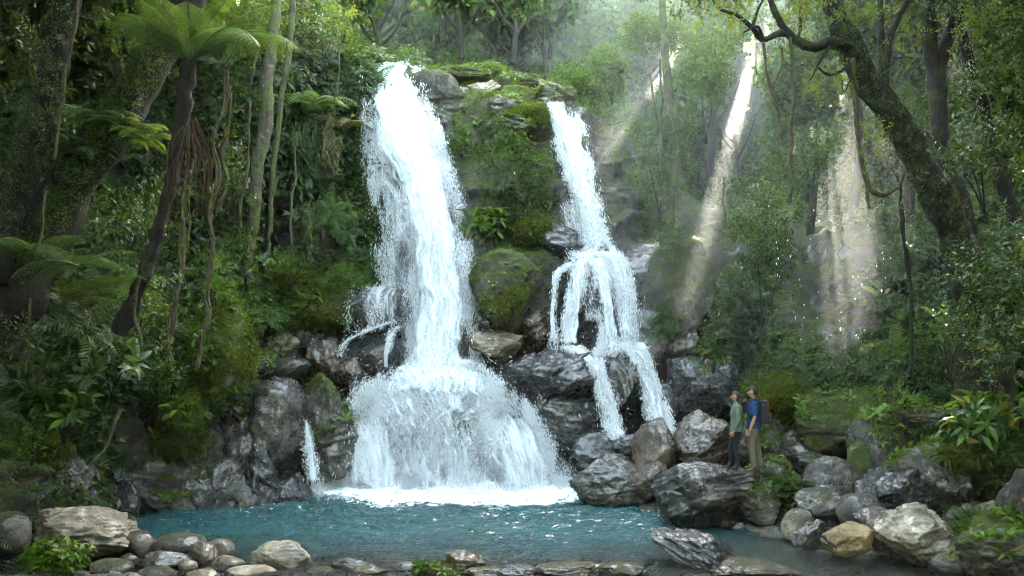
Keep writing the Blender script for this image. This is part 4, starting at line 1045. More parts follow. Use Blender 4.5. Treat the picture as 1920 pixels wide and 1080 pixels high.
def litter():
    """fallen leaves on the boulders"""
    rng = np.random.default_rng(28); P_, N2_ = [], []
    for o in [o for o in C.objects if o.type == 'MESH' and o.name.split('.')[0] in ('boulder', 'stone') and o.location.z < 4]:
        me = o.data; n = len(me.vertices); V = np.empty(n*3, np.float32); me.vertices.foreach_get('co', V); V = V.reshape(-1, 3).astype(float)
        Nn = np.empty(n*3, np.float32); me.vertices.foreach_get('normal', Nn); Nn = Nn.reshape(-1, 3).astype(float)
        idx = np.where(Nn[:, 2] > .55)[0]
        if len(idx) < 3 or o.rotation_euler.z: continue
        m = int(rng.integers(2, 11)); k = rng.choice(idx, m)
        P_.append(V[k]*np.array(o.scale)+np.array(o.location)+Nn[k]*.006); N2_.append(Nn[k])
    p = np.concatenate(P_); nr = np.concatenate(N2_); pr = leaf_v(np.array([0, -.5, 0.]), np.array([0, 1., .04]), np.array([0, 0, 1.]), 1.0, .5, .06, True)
    V, Fc = inst(pr, p, frames(nr+rng.normal(0, .12, nr.shape), rng), rng.uniform(.045, .11, len(p)))
    tag(obj('fallen_leaves', mesh_np('fallen_leaves', V, Fc), ML['litter']), 'dead yellow and brown leaves lying on the boulders', kind='stuff')
def rock_moss():
    """living moss and seedlings on the tops of the mossy boulders"""
    rng = np.random.default_rng(26)
    for o in [o for o in C.objects if o.type == 'MESH' and o.name.split('.')[0] == 'boulder' and o.data.materials[0].name in ('mossy_stone', 'half_mossy_stone')]:
        me = o.data; n = len(me.vertices); V = np.empty(n*3, np.float32); me.vertices.foreach_get('co', V); V = V.reshape(-1, 3).astype(float)
        N_ = np.empty(n*3, np.float32); me.vertices.foreach_get('normal', N_); N_ = N_.reshape(-1, 3).astype(float)
        full = o.data.materials[0].name == 'mossy_stone'
        w = N_[:, 2]*.8+fbm(V*2.2+len(o['label']) % 7, 4, 8)*1.3+(.35 if full else -.25)
        idx = np.where(w > .1)[0]
        if len(idx) < 5: continue
        area = float(np.prod(np.sort(np.ptp(V, axis=0))[1:])); m = int(min(2600, 700*area+60))
        k = rng.choice(idx, m)
        scatter('moss', ['dense'], V[k]-N_[k]*.01, N_[k]-np.array([0, 0, .3]), rng.uniform(.10, .30, m), ML['moss'], rng, 0, parent=o)
        m2 = m//22+2; k = rng.choice(idx, m2); scatter('foliage', ['rosette', 'small'], V[k], N_[k], rng.uniform(.25, .6, m2), ML['bright'], rng, .5, parent=o)
rock_moss()
litter()
# ------------------------------------------------------------ foliage bodies
def blob(rng, c, r, n, protos, s, lobes=7, up=.45, shell=.55, jit=.5):
    """leaf clumps on several overlapping lobes, open between them"""
    c = np.array(c, float); r = np.array(r, float)
    lc = norm(rng.normal(size=(lobes, 3)))*rng.uniform(.25, .75, (lobes, 1))*r; lr = rng.uniform(.30, .52, lobes)
    k = rng.integers(lobes, size=n); d = norm(rng.normal(size=(n, 3))+np.array([0, 0, .25]))
    p = lc[k]+d*(lr[k]*rng.uniform(shell, 1.08, n))[:, None]*r
    z = norm(d*(1-up)+np.array([0, 0, up])+rng.normal(0, jit*.5, (n, 3)))
    p = p+c; ch = rng.integers(len(protos), size=n); S = s*rng.uniform(.65, 1.3, n)
    return [(protos[q], p[ch == q], frames(z[ch == q], rng) if (ch == q).any() else None, S[ch == q]) for q in range(len(protos))]
def blob_mesh(name, bl, mat, parent, origin=(0, 0, 0), gaps=False):
    parts = []
    for pr, p, fr, S in bl:
        if len(p) == 0: continue
        V, Fc = inst(pr, p, fr, S)
        if gaps:                                            # keep the sky gaps free, leaf by leaf
            k = ~gap_mask(V[Fc[:, 0]]+np.array(origin), .08)
            if not k.any(): continue
            Fc = Fc[k]; u, inv = np.unique(Fc, return_inverse=True); V = V[u]; Fc = inv.reshape(-1, 3)
        parts.append((V, Fc))
    if not parts: return None
    V, Fc = merge(parts)
    return obj(name, mesh_np(name, V, Fc), mat, parent)
MB = dict(dark=m_bark('dark_bark', (.004, .0035, .0025), (.017, .014, .010), .42, (.022, .030, .006)),
          mossy=m_bark('mossy_bark', (.006, .005, .004), (.026, .021, .015), .50, (.028, .036, .007)),
          pale=m_bark('pale_bark', (.020, .016, .010), (.065, .054, .035), .6, lichen=.3),
          liana=m_bark('liana_bark', (.018, .013, .008), (.085, .065, .038), .45, scale=3),
          fernred=m_bark('dead_frond', (.025, .010, .006), (.085, .038, .024), .1, scale=3))
def trunk_mesh(path, rad, seed, k=12, wob=.35, n=60, flare=0.0):
    pth = catmull(path, n); r = np.interp(np.linspace(0, 1, n), np.linspace(0, 1, len(rad)), rad)
    if flare: r = r*(1+flare*np.exp(-np.linspace(0, 1, n)*14))
    L = np.linalg.norm(np.diff(pth, axis=0), axis=1).sum()
    pth = pth+np.stack([fbm(pth*.8+seed, 2, seed), fbm(pth*.8+seed+9, 2, seed+1), 0*r], -1)*min(.12, L*.01)
    V, Fc = tube(pth, r, k, wob=wob, seed=seed)
    return V, Fc
# ------------------------------------------------------------ forest behind the falls
def forest():
    rng = np.random.default_rng(31)
    lab = {'a': 'hazy broadleaf tree in the misty forest above the falls', 'b': 'slender hazy tree with a visible forked trunk above the falls'}
    spots = []
    # near row just behind the rim, then deeper and taller rows
    for x in np.arange(-10.5, 13, 2.6): spots.append((x+rng.normal(0, .6), rng.uniform(33, 36), rng.uniform(5.0, 7.0), 'b'))
    for x in np.arange(-15, 21, 3.1): spots.append((x+rng.normal(0, .8), rng.uniform(40, 44), rng.uniform(7.5, 10), 'b'))
    for x in np.arange(-21, 34, 3.8): spots.append((x+rng.normal(0, .9), rng.uniform(50, 54), rng.uniform(9, 12.5), 'a'))
    for x in np.arange(-24, 48, 4.6): spots.append((x+rng.normal(0, 1), rng.uniform(60, 65), rng.uniform(15, 19), 'a'))
    for x in np.arange(-30, 62, 5.0): spots.append((x+rng.normal(0, 1), rng.uniform(70, 75), rng.uniform(24, 28), 'a'))  # tallest row added to keep direct sun off the near air
    S2 = SH[(SHTV > 4.6)].reshape(-1, 3)
    def hillz(x, y):
        k = np.argmin((S2[:, 0]-x)**2+(S2[:, 1]-y)**2); z = float(S2[k, 2])
        if y > 57 or abs(x) > 22: z = max(z, float(np.interp(y, [46, 58, 75], [18, 22, 25])))
        return z-.2
    hz_ = lambda X, Y: np.array([hillz(a, b) for a, b in zip(X, Y)])
    for i, (x, y, h, kd) in enumerate(spots):
        z0 = hillz(x, y); o0 = np.array([x, y, z0])
        root = empty('forest_tree', o0); tag(root, lab[kd], 'tree', 'hazy trees of the forest behind the falls')
        cr = h*(.36 if kd == 'a' else .30)
        top = np.array([rng.normal(0, .5), rng.normal(0, .5), h*.72])
        pth = [np.zeros(3), np.array([rng.normal(0, .25), 0, h*.3]), top]
        parts = [trunk_mesh(pth, [h*.024+.05, h*.018, h*.008], i, 7, .2, 20)]
        for b in range(4):
            s0 = np.array(pth[1])*(1-b*.15)+top*(b*.15+.05); a = rng.uniform(0, 6.28)
            parts.append(trunk_mesh([s0, s0+np.array([math.cos(a), math.sin(a), 1.0])*h*.13, s0+np.array([math.cos(a)*1.6, math.sin(a)*1.6, 1.9])*h*.13], [h*.010, h*.005], i+b, 5, .2, 8))
        V, Fc = merge(parts); obj('trunk', mesh_np('trunk', V, Fc, True), MB['dark'], root)
        n = int((70 if kd == 'a' else 55)*(1 if y > 45 else 1.2))
        bl = blob(rng, (top[0], top[1], h*(.68 if y < 68 else .6)), (cr, cr, h*(.34 if y < 68 else .46)), int(n*(2.0 if y < 58 else (5.0 if y < 68 else 3.0))), PR['far'], .9 if y < 38 else (1.15 if y < 58 else 1.7), 8 if y < 58 else 14)
        blob_mesh('crown', bl, ML['far'], root, o0, True)
    # understorey bushes between the rim and the forest
    for i in range(46):
        x = rng.uniform(-11, 14); y = rng.uniform(28.5, 40); s = rng.uniform(.9, 1.7); z0 = hillz(x, y)
        if -4.4 < x < -2.6 and y < 33: continue
        o0 = np.array([x, y, z0-.2]); root = empty('bush', o0)
        tag(root, 'rounded hazy bush growing at the forest edge above the falls', 'bush', 'bushes at the forest edge')
        V, Fc = trunk_mesh([np.zeros(3), np.array([.1, 0, s*.4]), np.array([.2, .1, s*.8])], [.05, .03], i, 5, .1, 8); obj('stem', mesh_np('stem', V, Fc, True), MB['dark'], root)
        blob_mesh('foliage', blob(rng, (0, 0, s*.75), (s, s, s*.85), int(170*s), PR['dense'], 1.7, 8), ML['far'], root, o0, True)
    # taller trees filling the right and left shoulders
    for i, (px, py, Y, h) in enumerate([(1330,260,33,6.5),(1520,360,27,5),(1600,330,27,6.5),(1700,330,25,7),(1790,330,24,7),(1880,330,23,7),(1500,250,40,9),(1620,220,34,9.5),(1720,230,31,9.5),(1850,230,29,9),(1950,260,27,9),(1330,160,44,9),(1650,150,42,11),(1780,130,40,12),(1900,100,38,12),(1560,200,46,11),(1470,180,50,11)]):
        o0 = P(px, py, Y); root = empty('forest_tree', o0); tag(root, 'dense tree of the wooded slope on the right behind the leaning tree', 'tree', 'dense trees of the right slope')
        top = np.array([rng.normal(0, .4), 0, h*.7]); V, Fc = trunk_mesh([np.array([0, 0, -1.5]), np.array([.2, 0, h*.3]), top], [h*.02+.04, h*.015, h*.007], i, 7, .2, 20); obj('trunk', mesh_np('trunk', V, Fc, True), MB['dark'], root)
        blob_mesh('crown', blob(rng, (top[0], 0, h*.55), (h*.36, h*.3, h*.5), 230, PR['far'], .62 if Y < 32 else .85, 10), ML['under' if i % 3 else 'dark'] if px > 1560 else ML['far'], root, o0, True)
    n = 5200; x = rng.uniform(-13, 17, n); y = rng.uniform(26.8, 38, n)
    p = np.stack([x, y, [hillz(a, b)-.1 for a, b in zip(x, y)]], -1); p[:, 2] += rng.uniform(-.3, .45, n); p = p[~gap_mask(p, .5) & ~((x > -4.6) & (x < -2.4) & (y < 30))]
    scatter('ground_cover', ['dense', 'small'], p, np.tile([0, 0, 1.], (len(p), 1)), rng.uniform(1.0, 2.2, len(p)), ML['far'], rng, .6, 'low hazy plants along the edge above the cliff', kind='stuff')
    n = 17000; y = rng.uniform(34, 62, n); x = rng.uniform(.10, .66, n)*y; zt = CZ+y*rng.uniform(.04, .42, n)
    p = np.stack([x, y, zt], -1); q = fbm(p*.28, 3, 19); p = p[(q > -.16+rng.normal(0, .1, n))]; p = p[~gap_mask(p, -.2)]
    scatter('forest_understory', 'far', p, np.tile([0, 0, 1.], (len(p), 1)), rng.uniform(.45, .95, len(p))*np.clip(p[:, 1]/38, .9, 1.4), ML['under'], rng, .5, 'dense leafy wood closing the right side behind the beams', gaps=True, kind='stuff')
    # forest floor beyond, too thick to count
    n = 9000; x = rng.uniform(-26, 40, n); y = rng.uniform(38, 74, n)
    p = np.stack([x, y, [hillz(a, b)+.5 for a, b in zip(x, y)]], -1); p[:, 2] += rng.uniform(-.3, 1.0, n)
    p = p[~gap_mask(p, 1.0)]
    scatter('forest_understory', 'far', p, np.tile([0, 0, 1.], (len(p), 1)), rng.uniform(.7, 1.5, len(p)), ML['far'], rng, .6, 'thick green understorey filling the far wood', kind='stuff')
forest()

# ------------------------------------------------------------ shrubs and plants on the slopes
SHRUBS = [ # px,py,w,h,Y, protos, size, material, density, label
 (1440,470,200,330,20.6,'spray',.85,'under',1.0,'tall leafy bush on the right slope under the sunbeams'),
 (1325,410,110,110,22.6,'dense',1.0,'far',1.0,'pale rounded bush on the right slope beside the bare brown rock'),
 (1345,560,150,190,21.2,'spray',.7,'dark',.9,'dark shrub hanging over the purplish boulder at the foot of the slope'),
 (1640,640,330,150,18.6,'small',1.0,'far',1.25,'wide pale green bush of tiny leaves above the moss-capped boulder'),
 (1590,738,220,90,18.2,'small',.85,'bright',1.1,'trailing bright green bush sprawling over the huge moss-capped boulder'),
 (1860,300,200,170,14.5,'spray',.75,'dark',.9,'dark glossy bush beside the leaning trunk at upper right'),
 (1850,500,210,200,13.6,'spray',.72,'dark',1.0,'dark bush with glinting leaves halfway up the right edge'),
 (1880,650,180,160,13.2,'spray',.7,'dark',1.0,'dark bush low at the right edge below the glinting bush'),
 (1860,800,180,150,13.6,'rosette',.75,'under',1.2,'broad leaved bush over the boulders at the right edge'),
 (1790,640,110,120,15.2,'spray',.6,'under',.9,'leafy shrub in front of the foot of the leaning tree'),
 (1810,862,120,70,15.6,'grass',1.0,'moss',1.2,'grassy tuft growing on the boulder with bright bare shoulder'),
 (1475,915,90,80,17.3,'fern',.55,'under',1.6,'small ferns beside the rock the people stand on'),
 (1500,950,60,50,16.9,'rosette',.5,'under',1.6,'little leafy plant between the ferns and the grey flat boulder'),
 (1830,1000,90,60,14.2,'grass',1.0,'under',1.4,'stream side grass between ridged boulder and corner boulder'),
 (1700,760,90,60,17.5,'small',.7,'bright',1.2,'small bright shrub between mossy slab and round mossy boulder'),
 (1480,690,120,90,20.0,'dense',.9,'bright',1.0,'low mossy bush right of the purplish boulder'),
 (1240,300,140,190,25.0,'spray',.9,'dark',1.0,'dark bush clinging to the wall right of the upper right fall'),
 (1150,130,120,110,29.0,'cluster',.95,'far',1.1,'hazy round bush above the right fall'),
 (1230,70,150,120,27.5,'cluster',.95,'far',1.1,'hazy bright bush right of the right fall lip, nearest the first sunbeam'),
 (1330,130,170,150,25.0,'cluster',.9,'far',1.0,'sunlit bush crown below the left end of the mossy limb'),
 (1300,250,120,140,24.0,'spray',.85,'under',.9,'shrub on the right wall crossed by the left sunbeam'),
 (1560,300,180,150,22.0,'spray',.9,'under',.9,'misty shrub deep between the sunbeams'),
 (1640,420,140,160,19.5,'spray',.75,'under',.8,'shrub behind the hanging lianas at the right'),
 (905,420,90,60,24.6,'rosette',.9,'bright',1.4,'yellow green fern clump on the cliff just right of the main column'),
 (860,260,60,120,25.2,'dense',.9,'under',1.1,'mossy leafy growth on the rock pillar right of the main fall'),
 (970,290,140,130,25.3,'dense',1.0,'under',.9,'creeping plant curtain in the middle of the cliff'),
 (950,560,100,110,23.2,'dense',.7,'moss',.9,'moss and creeper on the face of the tall mossy boulder'),
 (1180,260,110,110,25.8,'dense',1.0,'moss',.8,'brownish moss growth right of the upper right fall'),
 (620,290,70,150,23.6,'hang',1.0,'dry',1.3,'dry grassy fronds hanging left of the main fall'),
 (600,395,130,110,23.0,'fern',1.1,'fern',.8,'cluster of drooping ferns left of the main fall over the dark hollow'),
 (578,440,36,120,22.8,'hang',.7,'bright',1.3,'narrow curtain of hanging leaves below the drooping ferns'),
 (570,260,90,90,23.4,'hang',.85,'fern',1.2,'pale hanging leaves on the shaded wall left of the main fall'),
 (540,510,110,60,22.5,'small',.8,'bright',1.3,'bright green low shrub on the ledge under the dark hollow'),
 (640,520,110,70,23.4,'dense',.8,'bright',1.3,'bright green mossy ledge growth beside the foot of the veil'),
 (455,480,110,110,20.5,'spray',.7,'under',1.2,'dense shrub below the pale trunk on the left'),
 (455,590,110,70,20.8,'small',.8,'bright',1.2,'light green shrub above the brown mossy boulder on the left'),
 (200,680,200,110,15.6,'rosette',.8,'fern',1.2,'pale leafy branch spreading out over the left bank'),
 (110,770,150,110,15.4,'rosette',.7,'under',1.2,'green leafy bush on the left bank above the rocks'),
 (50,820,130,90,15.2,'small',.85,'bright',1.2,'bright green small leaved plants at the left edge'),
 (330,720,120,120,18.6,'spray',.65,'under',1.1,'leafy shrub beside the yellow moss mound'),
 (300,620,150,100,17.2,'spray',.7,'dark',1.1,'dark shrub around the hanging roots on the left'),
 (130,600,170,110,14.6,'fern',1.1,'dark',.7,'shadowed fern thicket under the fern fronds on the left'),
 (60,660,130,100,14.0,'spray',.7,'dark',1.0,'dark thicket at the left edge below the leaning trunk'),
 (60,200,150,240,16.0,'spray',.85,'dark',.8,'dark leafy crown at the upper left edge'),
 (210,80,190,150,17.0,'spray',.85,'under',.8,'shaded leafy crown behind the upper left trunks'),
 (600,60,110,130,24.0,'spray',.9,'dark',1.0,'dark leafy crown above the left shoulder of the main fall'),
 (640,40,90,60,22.5,'spray',.8,'glow',.7,'yellow green sprig with sunlight put into its colour, hanging at the top beside the dark crown'),
 (500,60,120,120,22.0,'spray',.85,'under',.9,'leafy crown right of the tree fern'),
 (280,400,120,150,17.0,'hang',.9,'under',1.1,'hanging leafy stems behind the tree fern trunk'),
 (90,1046,190,70,13.0,'rosette',.42,'bright',2.2,'low leafy green plant in front of the long tan boulder'),
 (440,340,90,150,19.5,'spray',.8,'dark',.9,'dark shrub behind the twisted liana'),
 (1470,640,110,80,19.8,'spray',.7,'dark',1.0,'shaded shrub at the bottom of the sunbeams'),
 (1340,660,80,70,21.6,'rosette',.7,'under',1.3,'glossy plant above the purplish boulder'),
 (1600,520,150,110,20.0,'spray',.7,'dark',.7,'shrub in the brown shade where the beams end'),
 (1430,330,150,110,22.5,'spray',.85,'under',.9,'feathery bush on the right slope above the tall leafy bush'),
 (1660,330,120,140,18.6,'spray',.7,'dark',1.1,'dark leafy spray left of the leaning trunk below the fork'),
 (1290,440,110,90,23.2,'dense',1.1,'dark',1.1,'small dark shrub on top of the bare mossy shoulder'),
 (1255,600,90,110,23.2,'fern',.9,'under',1.0,'ferns on the dark slope between the cascade and the purplish boulder'),
 (250,560,150,110,16.2,'spray',.7,'bright',1.0,'bright leafy shrub lit beside the foot of the tree fern'),
 (400,540,120,100,19.2,'small',.8,'bright',1.1,'bright small leaved shrub behind the twisted liana'),
 (200,430,130,100,15.8,'spray',.75,'under',1.0,'leafy shrub under the thick leaning trunk'),
 (1690,220,100,150,21.0,'spray',.85,'far',.8,'bright misty bush seen behind the leaning trunk'),
]
def shrubs():
    rng = np.random.default_rng(41)
    for i, (px, py, w_, h_, Y, pk, s, mt, den, lab) in enumerate(SHRUBS):
        c = P(px, py, Y); rx, rz = w_/F*Y/2, h_/F*Y/2; ry = min(rx, rz)*.9+.1
        base = c-np.array([0, -ry*.3, rz])
        hang = pk == 'hang'
        nm = 'hanging_plant' if hang else ('fern' if pk == 'fern' else ('grass_tuft' if pk == 'grass' else 'shrub'))
        root = empty(nm, base); tag(root, lab, nm.replace('_', ' '))
        a = w_*h_*(Y/F)**2
        n = int(max(7, den*a*(34 if pk in ('small', 'dense') else 22)/(s*s)))
        n = min(n, 1500)
        if hang: n = int(max(8, 9*rx*2*den*3))
        if pk in ('fern',): n = int(max(5, den*a*7/(s*s)))
        if pk == 'grass': n = int(den*60)
        bl = blob(rng, (0, -ry*.3, rz if not hang else rz*1.7), (rx, ry, rz*(1 if not hang else .5)), n, PR[pk], s, 9 if w_ > 120 else 6, .2 if hang else .4)
        if hang: bl = [(p_, q, np.tile(np.eye(3), (len(q), 1, 1)) if q is not None and len(q) else f, S) for p_, q, f, S in bl]
        blob_mesh('foliage', bl, ML[mt], root, base, Y > 17.4)
        if not hang and pk not in ('fern', 'grass'):
            for b in range(3):
                a_ = rng.uniform(0, 6.28); e = np.array([math.cos(a_)*rx*.35, math.sin(a_)*ry*.4+ry*.1, rz*rng.uniform(.7, 1.2)])
                if Y > 17.4 and gap_mask(base+np.array([[0, 0, 0], e*.5, e]), .15).any(): continue
                V, Fc = trunk_mesh([np.array([0, 0, -.1]), e*.5+np.array([0, 0, .05]), e], [.022, .008], i*3+b, 5, .1, 10)
                obj('stem', mesh_np('stem', V, Fc, True), MB['dark'], root)
shrubs()

# ------------------------------------------------------------ the near trees
def pp(rows): return [P(a, b, Y) for a, b, Y in rows]
def pw(px, Y): return px/F*Y/2
def near_trees():
    rng = np.random.default_rng(51)
    # great leaning tree on the right
    root = empty('leaning_tree', P(1838, 755, 16.4)); o0 = np.array(root.location); tag(root, 'great mossy leaning tree on the right with forked trunk and a long crooked limb', 'tree')
    def part(name, rows, rad, mat='mossy', k=14, n=80, flare=0, wob=.4, parent=root):
        V, Fc = trunk_mesh([q-o0 for q in pp(rows)], rad, rng.integers(99), k, wob, n, flare)
        return obj(name, mesh_np(name, V, Fc, True), MB[mat], parent)
    tr = part('trunk', [(1842,775,16.4),(1832,680,16.4),(1822,580,16.3),(1805,480,16.2),(1768,385,16.1),(1712,290,16.0),(1662,200,15.9),(1610,110,15.8),(1562,10,15.7),(1520,-90,15.6)], [pw(60,16.4),pw(54,16),pw(64,16),pw(62,16),pw(54,16),pw(46,16),pw(40,16),pw(36,16)], flare=.8)
    part('trunk', [(1880,760,16.8),(1872,650,16.8),(1850,560,16.6),(1830,470,16.4),(1800,380,16.4),(1765,280,16.5),(1757,190,16.6),(1745,90,16.7),(1738,-60,16.8)], [pw(44,16.4),pw(40,16),pw(40,16),pw(36,16),pw(30,16),pw(30,16)], flare=.5)
    part('limb', [(1758,215,16.6),(1763,120,16.7),(1785,40,16.9),(1800,-60,17)], [pw(30,16),pw(22,16),pw(20,16)])
    part('limb', [(1640,160,15.9),(1600,100,15.7),(1560,80,15.5),(1520,88,15.4),(1480,66,15.3),(1452,22,15.2),(1440,-20,15.1)], [pw(26,16),pw(22,16),pw(18,16),pw(13,16),pw(8,16)], n=50)
    part('limb', [(1512,88,15.4),(1470,62,15.3),(1430,74,15.2),(1410,52,15.1),(1380,28,15.0),(1352,18,15.0),(1330,-8,15.0)], [pw(15,16),pw(11,16),pw(8,16),pw(5,16),pw(3,16)], n=50)
    part('limb', [(1662,200,15.9),(1660,130,15.8),(1672,60,15.7),(1706,-10,15.6)], [pw(16,16),pw(14,16),pw(12,16)], n=40)
    part('limb', [(1655,170,15.8),(1652,60,15.9),(1650,-30,16)], [pw(14,16),pw(10,16)], n=30)
    part('limb', [(1688,235,15.9),(1640,205,15.6),(1605,165,15.5),(1590,110,15.4)], [pw(10,16),pw(6,16),pw(3,16)], n=30)
    for a, b, c_ in (((1432,74,15.2),(1420,50,15.0),(1395,60,14.9)), ((1560,80,15.5),(1540,110,15.3),(1520,150,15.3)), ((1410,52,15.1),(1420,20,15),(1435,-10,15)), ((1610,110,15.8),(1560,140,15.5),(1530,125,15.3))):
        part('branch', [a, b, c_], [pw(7,16),pw(3,16)], k=6, n=16)
    # roots gripping the bank
    for dx in (-46, -20, 22, 50):
        part('root', [(1842+dx*.3,742,16.4),(1842+dx,764,16.1),(1842+dx*1.7,786,15.9)], [pw(22,16),pw(8,16)], k=8, n=20)
    # moss beards and sprigs on the limbs
    pts = catmull(pp([(1640,160,15.9),(1600,100,15.7),(1560,80,15.5),(1520,88,15.4),(1470,62,15.3),(1430,74,15.2),(1380,28,15.0)]), 200)
    k = rng.integers(200, size=300); p = pts[k]+rng.normal(0, .05, (300, 3))-np.array([0, 0, .06])-o0
    o = scatter('moss_beard', 'hang', p, np.tile([0, 0, 1.], (300, 1)), rng.uniform(.10, .32, 300), ML['moss'], rng, parent=root)
    tp = catmull(pp([(1835,740,16.3),(1822,580,16.1),(1805,480,16.0),(1768,385,15.9),(1712,290,15.8),(1662,200,15.7),(1610,110,15.6),(1562,10,15.5)]), 300)
    k = rng.integers(300, size=950); dd = norm(rng.normal(size=(950, 3))+np.array([-.3, -.6, 0])); p = tp[k]+dd*.36-o0
    scatter('moss_cover', ['dense', 'small'], p, dd, rng.uniform(.22, .5, 950), ML['dark'], rng, .2, parent=root)
    # leafy twigs, backlight put into their leaf colour
    bl = []
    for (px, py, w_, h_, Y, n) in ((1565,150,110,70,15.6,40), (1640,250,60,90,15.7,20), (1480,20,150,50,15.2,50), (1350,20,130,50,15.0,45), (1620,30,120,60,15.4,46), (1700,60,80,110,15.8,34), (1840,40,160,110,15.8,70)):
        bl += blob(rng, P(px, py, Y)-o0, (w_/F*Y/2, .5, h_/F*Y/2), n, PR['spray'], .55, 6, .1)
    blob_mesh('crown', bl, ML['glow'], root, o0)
    bl = []
    for (px, py, w_, h_, Y, n) in ((1330,-20,240,90,15.4,120), (1500,-60,300,90,15.6,120), (1780,-40,400,160,15.8,240), (1880,100,150,200,16.2,170), (1800,180,80,120,17.2,50)):
        bl += blob(rng, P(px, py, Y)-o0, (w_/F*Y/2, .9, h_/F*Y/2), n, PR['spray'], .75, 7, .2)
    blob_mesh('crown', bl, ML['dark'], root, o0)
    # dark tree further right
    def simple(name, rows, rad, lab, mat, crown=None, leaf='dark', cat='tree', flare=.3, k=10):
        q = pp(rows); r0 = empty(name, q[0]); tag(r0, lab, cat); o1 = np.array(r0.location)
        V, Fc = trunk_mesh([a-o1 for a in q], rad, int(rng.integers(99)), k, .35, 60, flare); obj('trunk', mesh_np('trunk', V, Fc, True), MB[mat], r0)
        if crown:
            bl = []
            for (px, py, w_, h_, Y, n) in crown: bl += blob(rng, P(px, py, Y)-o1, (w_/F*Y/2, .9, h_/F*Y/2), n, PR['spray'], .8, 7, .2)
            blob_mesh('crown', bl, ML[leaf], r0, o1)
        return r0, o1
    simple('tree', [(1905,420,17.5),(1870,300,17.5),(1845,200,17.5),(1812,90,17.5),(1795,-30,17.5)], [pw(26,17),pw(22,17),pw(20,17)], 'dark slanting tree right of the forked trunk', 'dark', [(1800,-60,260,110,17.5,120)])
    r1, o1 = simple('tree', [(-20,520,14.2),(30,360,14.1),(62,250,14.0),(95,130,13.9),(122,0,13.8),(140,-100,13.8)], [pw(62,14),pw(52,14),pw(50,14),pw(48,14)], 'dark leaning trunk at the upper left edge with a pale liana beside it', 'dark', [(60,-60,260,120,13.9,150), (10,60,110,200,14.3,90)])
    r2, o2 = simple('tree', [(-30,640,14.8),(50,500,14.9),(110,400,15.0),(180,290,15.1),(245,180,15.2),(300,90,15.3),(350,0,15.4),(385,-90,15.5)], [pw(110,15),pw(100,15),pw(84,15),pw(70,15),pw(62,15),pw(56,15)], 'thick dark trunk leaning to the right, hung with ferns, left of the tree fern', 'dark', [(390,-90,330,110,15.6,140)])
    tp = catmull(pp([(50,500,14.5),(110,400,14.6),(180,290,14.7),(245,180,14.8),(300,90,14.9)]), 200)
    k = rng.integers(200, size=700); dd = norm(rng.normal(size=(700, 3))+np.array([-.3, -.9, .2])); p = tp[k]+dd*.26-o2
    scatter('moss_cover', ['small', 'dense'], p, dd, rng.uniform(.25, .7, 700), ML['under'], rng, .2, parent=r2)
    tp = catmull(pp([(-10,480,13.8),(30,360,13.7),(62,250,13.6),(95,130,13.5),(122,0,13.4)]), 200)
    k = rng.integers(200, size=420); dd = norm(rng.normal(size=(420, 3))+np.array([-.2, -.6, .2])); p = tp[k]+dd*.2-o1
    scatter('moss_cover', ['small', 'dense'], p, dd, rng.uniform(.25, .6, 420), ML['dark'], rng, .2, parent=r1)
    # ferns perched on that trunk
    for (px, py, Y, s, lab, mt) in ((185,225,14.7,1.0,'fern perched high on the thick leaning trunk','fern'), (235,245,14.6,.8,'fern with drooping fronds on the middle of the thick leaning trunk','fern'), (150,290,14.6,.75,'small dark fern low on the thick leaning trunk','dark'), (268,262,14.8,.85,'fern hanging from the underside of the thick leaning trunk','bright'),
                                    (590,200,23.6,1.5,'large pale fern drooping from the wall left of the main fall','fern'), (650,240,24.6,1.1,'brownish fern at the edge of the main fall','dry')):
        V, Fc = pr_fern(rng, 10, s, 16, .9, .85); o = obj('fern', mesh_np('fern', V, Fc), ML[mt], loc=P(px, py, Y)); tag(o, lab, 'fern')
    simple('tree', [(462,520,20.6),(474,430,20.6),(484,330,20.6),(496,230,20.7),(505,120,20.8),(520,-40,21)], [pw(17,20),pw(22,20),pw(26,20),pw(24,20),pw(20,20)], 'pale lichen covered straight trunk left of the dark hollow', 'pale')
    simple('tree', [(505,440,21.4),(512,330,21.4),(522,230,21.4),(538,120,21.4),(548,0,21.4),(552,-60,21.4)], [pw(7,20),pw(11,20),pw(13,20),pw(12,20)], 'thin pale trunk just right of the lichen covered trunk', 'pale')
    simple('tree', [(1258,420,24.6),(1262,300,24.5),(1255,200,24.6),(1246,90,24.8),(1240,0,25)], [pw(14,24),pw(16,24),pw(14,24)], 'pale vine-wrapped trunk on the wall right of the right fall', 'pale')
    # forest trunks seen against the light at the top
    for rows, rad, lab in (([(716,130,30),(712,90,30),(704,55,30),(690,10,30)], [pw(11,30),pw(8,30)], 'small forked tree standing behind the lip of the main fall'),
                           ([(866,110,31),(864,60,31),(852,0,31)], [pw(12,31),pw(9,31)], 'dark slim tree above the rim, nearest the middle of the forest'),
                           ([(962,120,31),(968,60,31),(972,-10,31)], [pw(12,31),pw(9,31)], 'straight dark tree above the rim right of the slim one'),
                           ([(930,100,32),(905,60,32),(880,20,32)], [pw(6,31),pw(4,31)], 'thin slanting tree above the rim between two straight trees'),
                           ([(1030,110,34),(1034,50,34),(1032,-10,34)], [pw(9,34),pw(7,34)], 'thin upright tree above the right fall lip')):
        r, o_ = simple('tree', rows, rad, lab, 'dark', k=8, flare=0)
        c = np.array(pp(rows)[-1])-o_
        q0 = np.array(pp(rows)[1])-o_
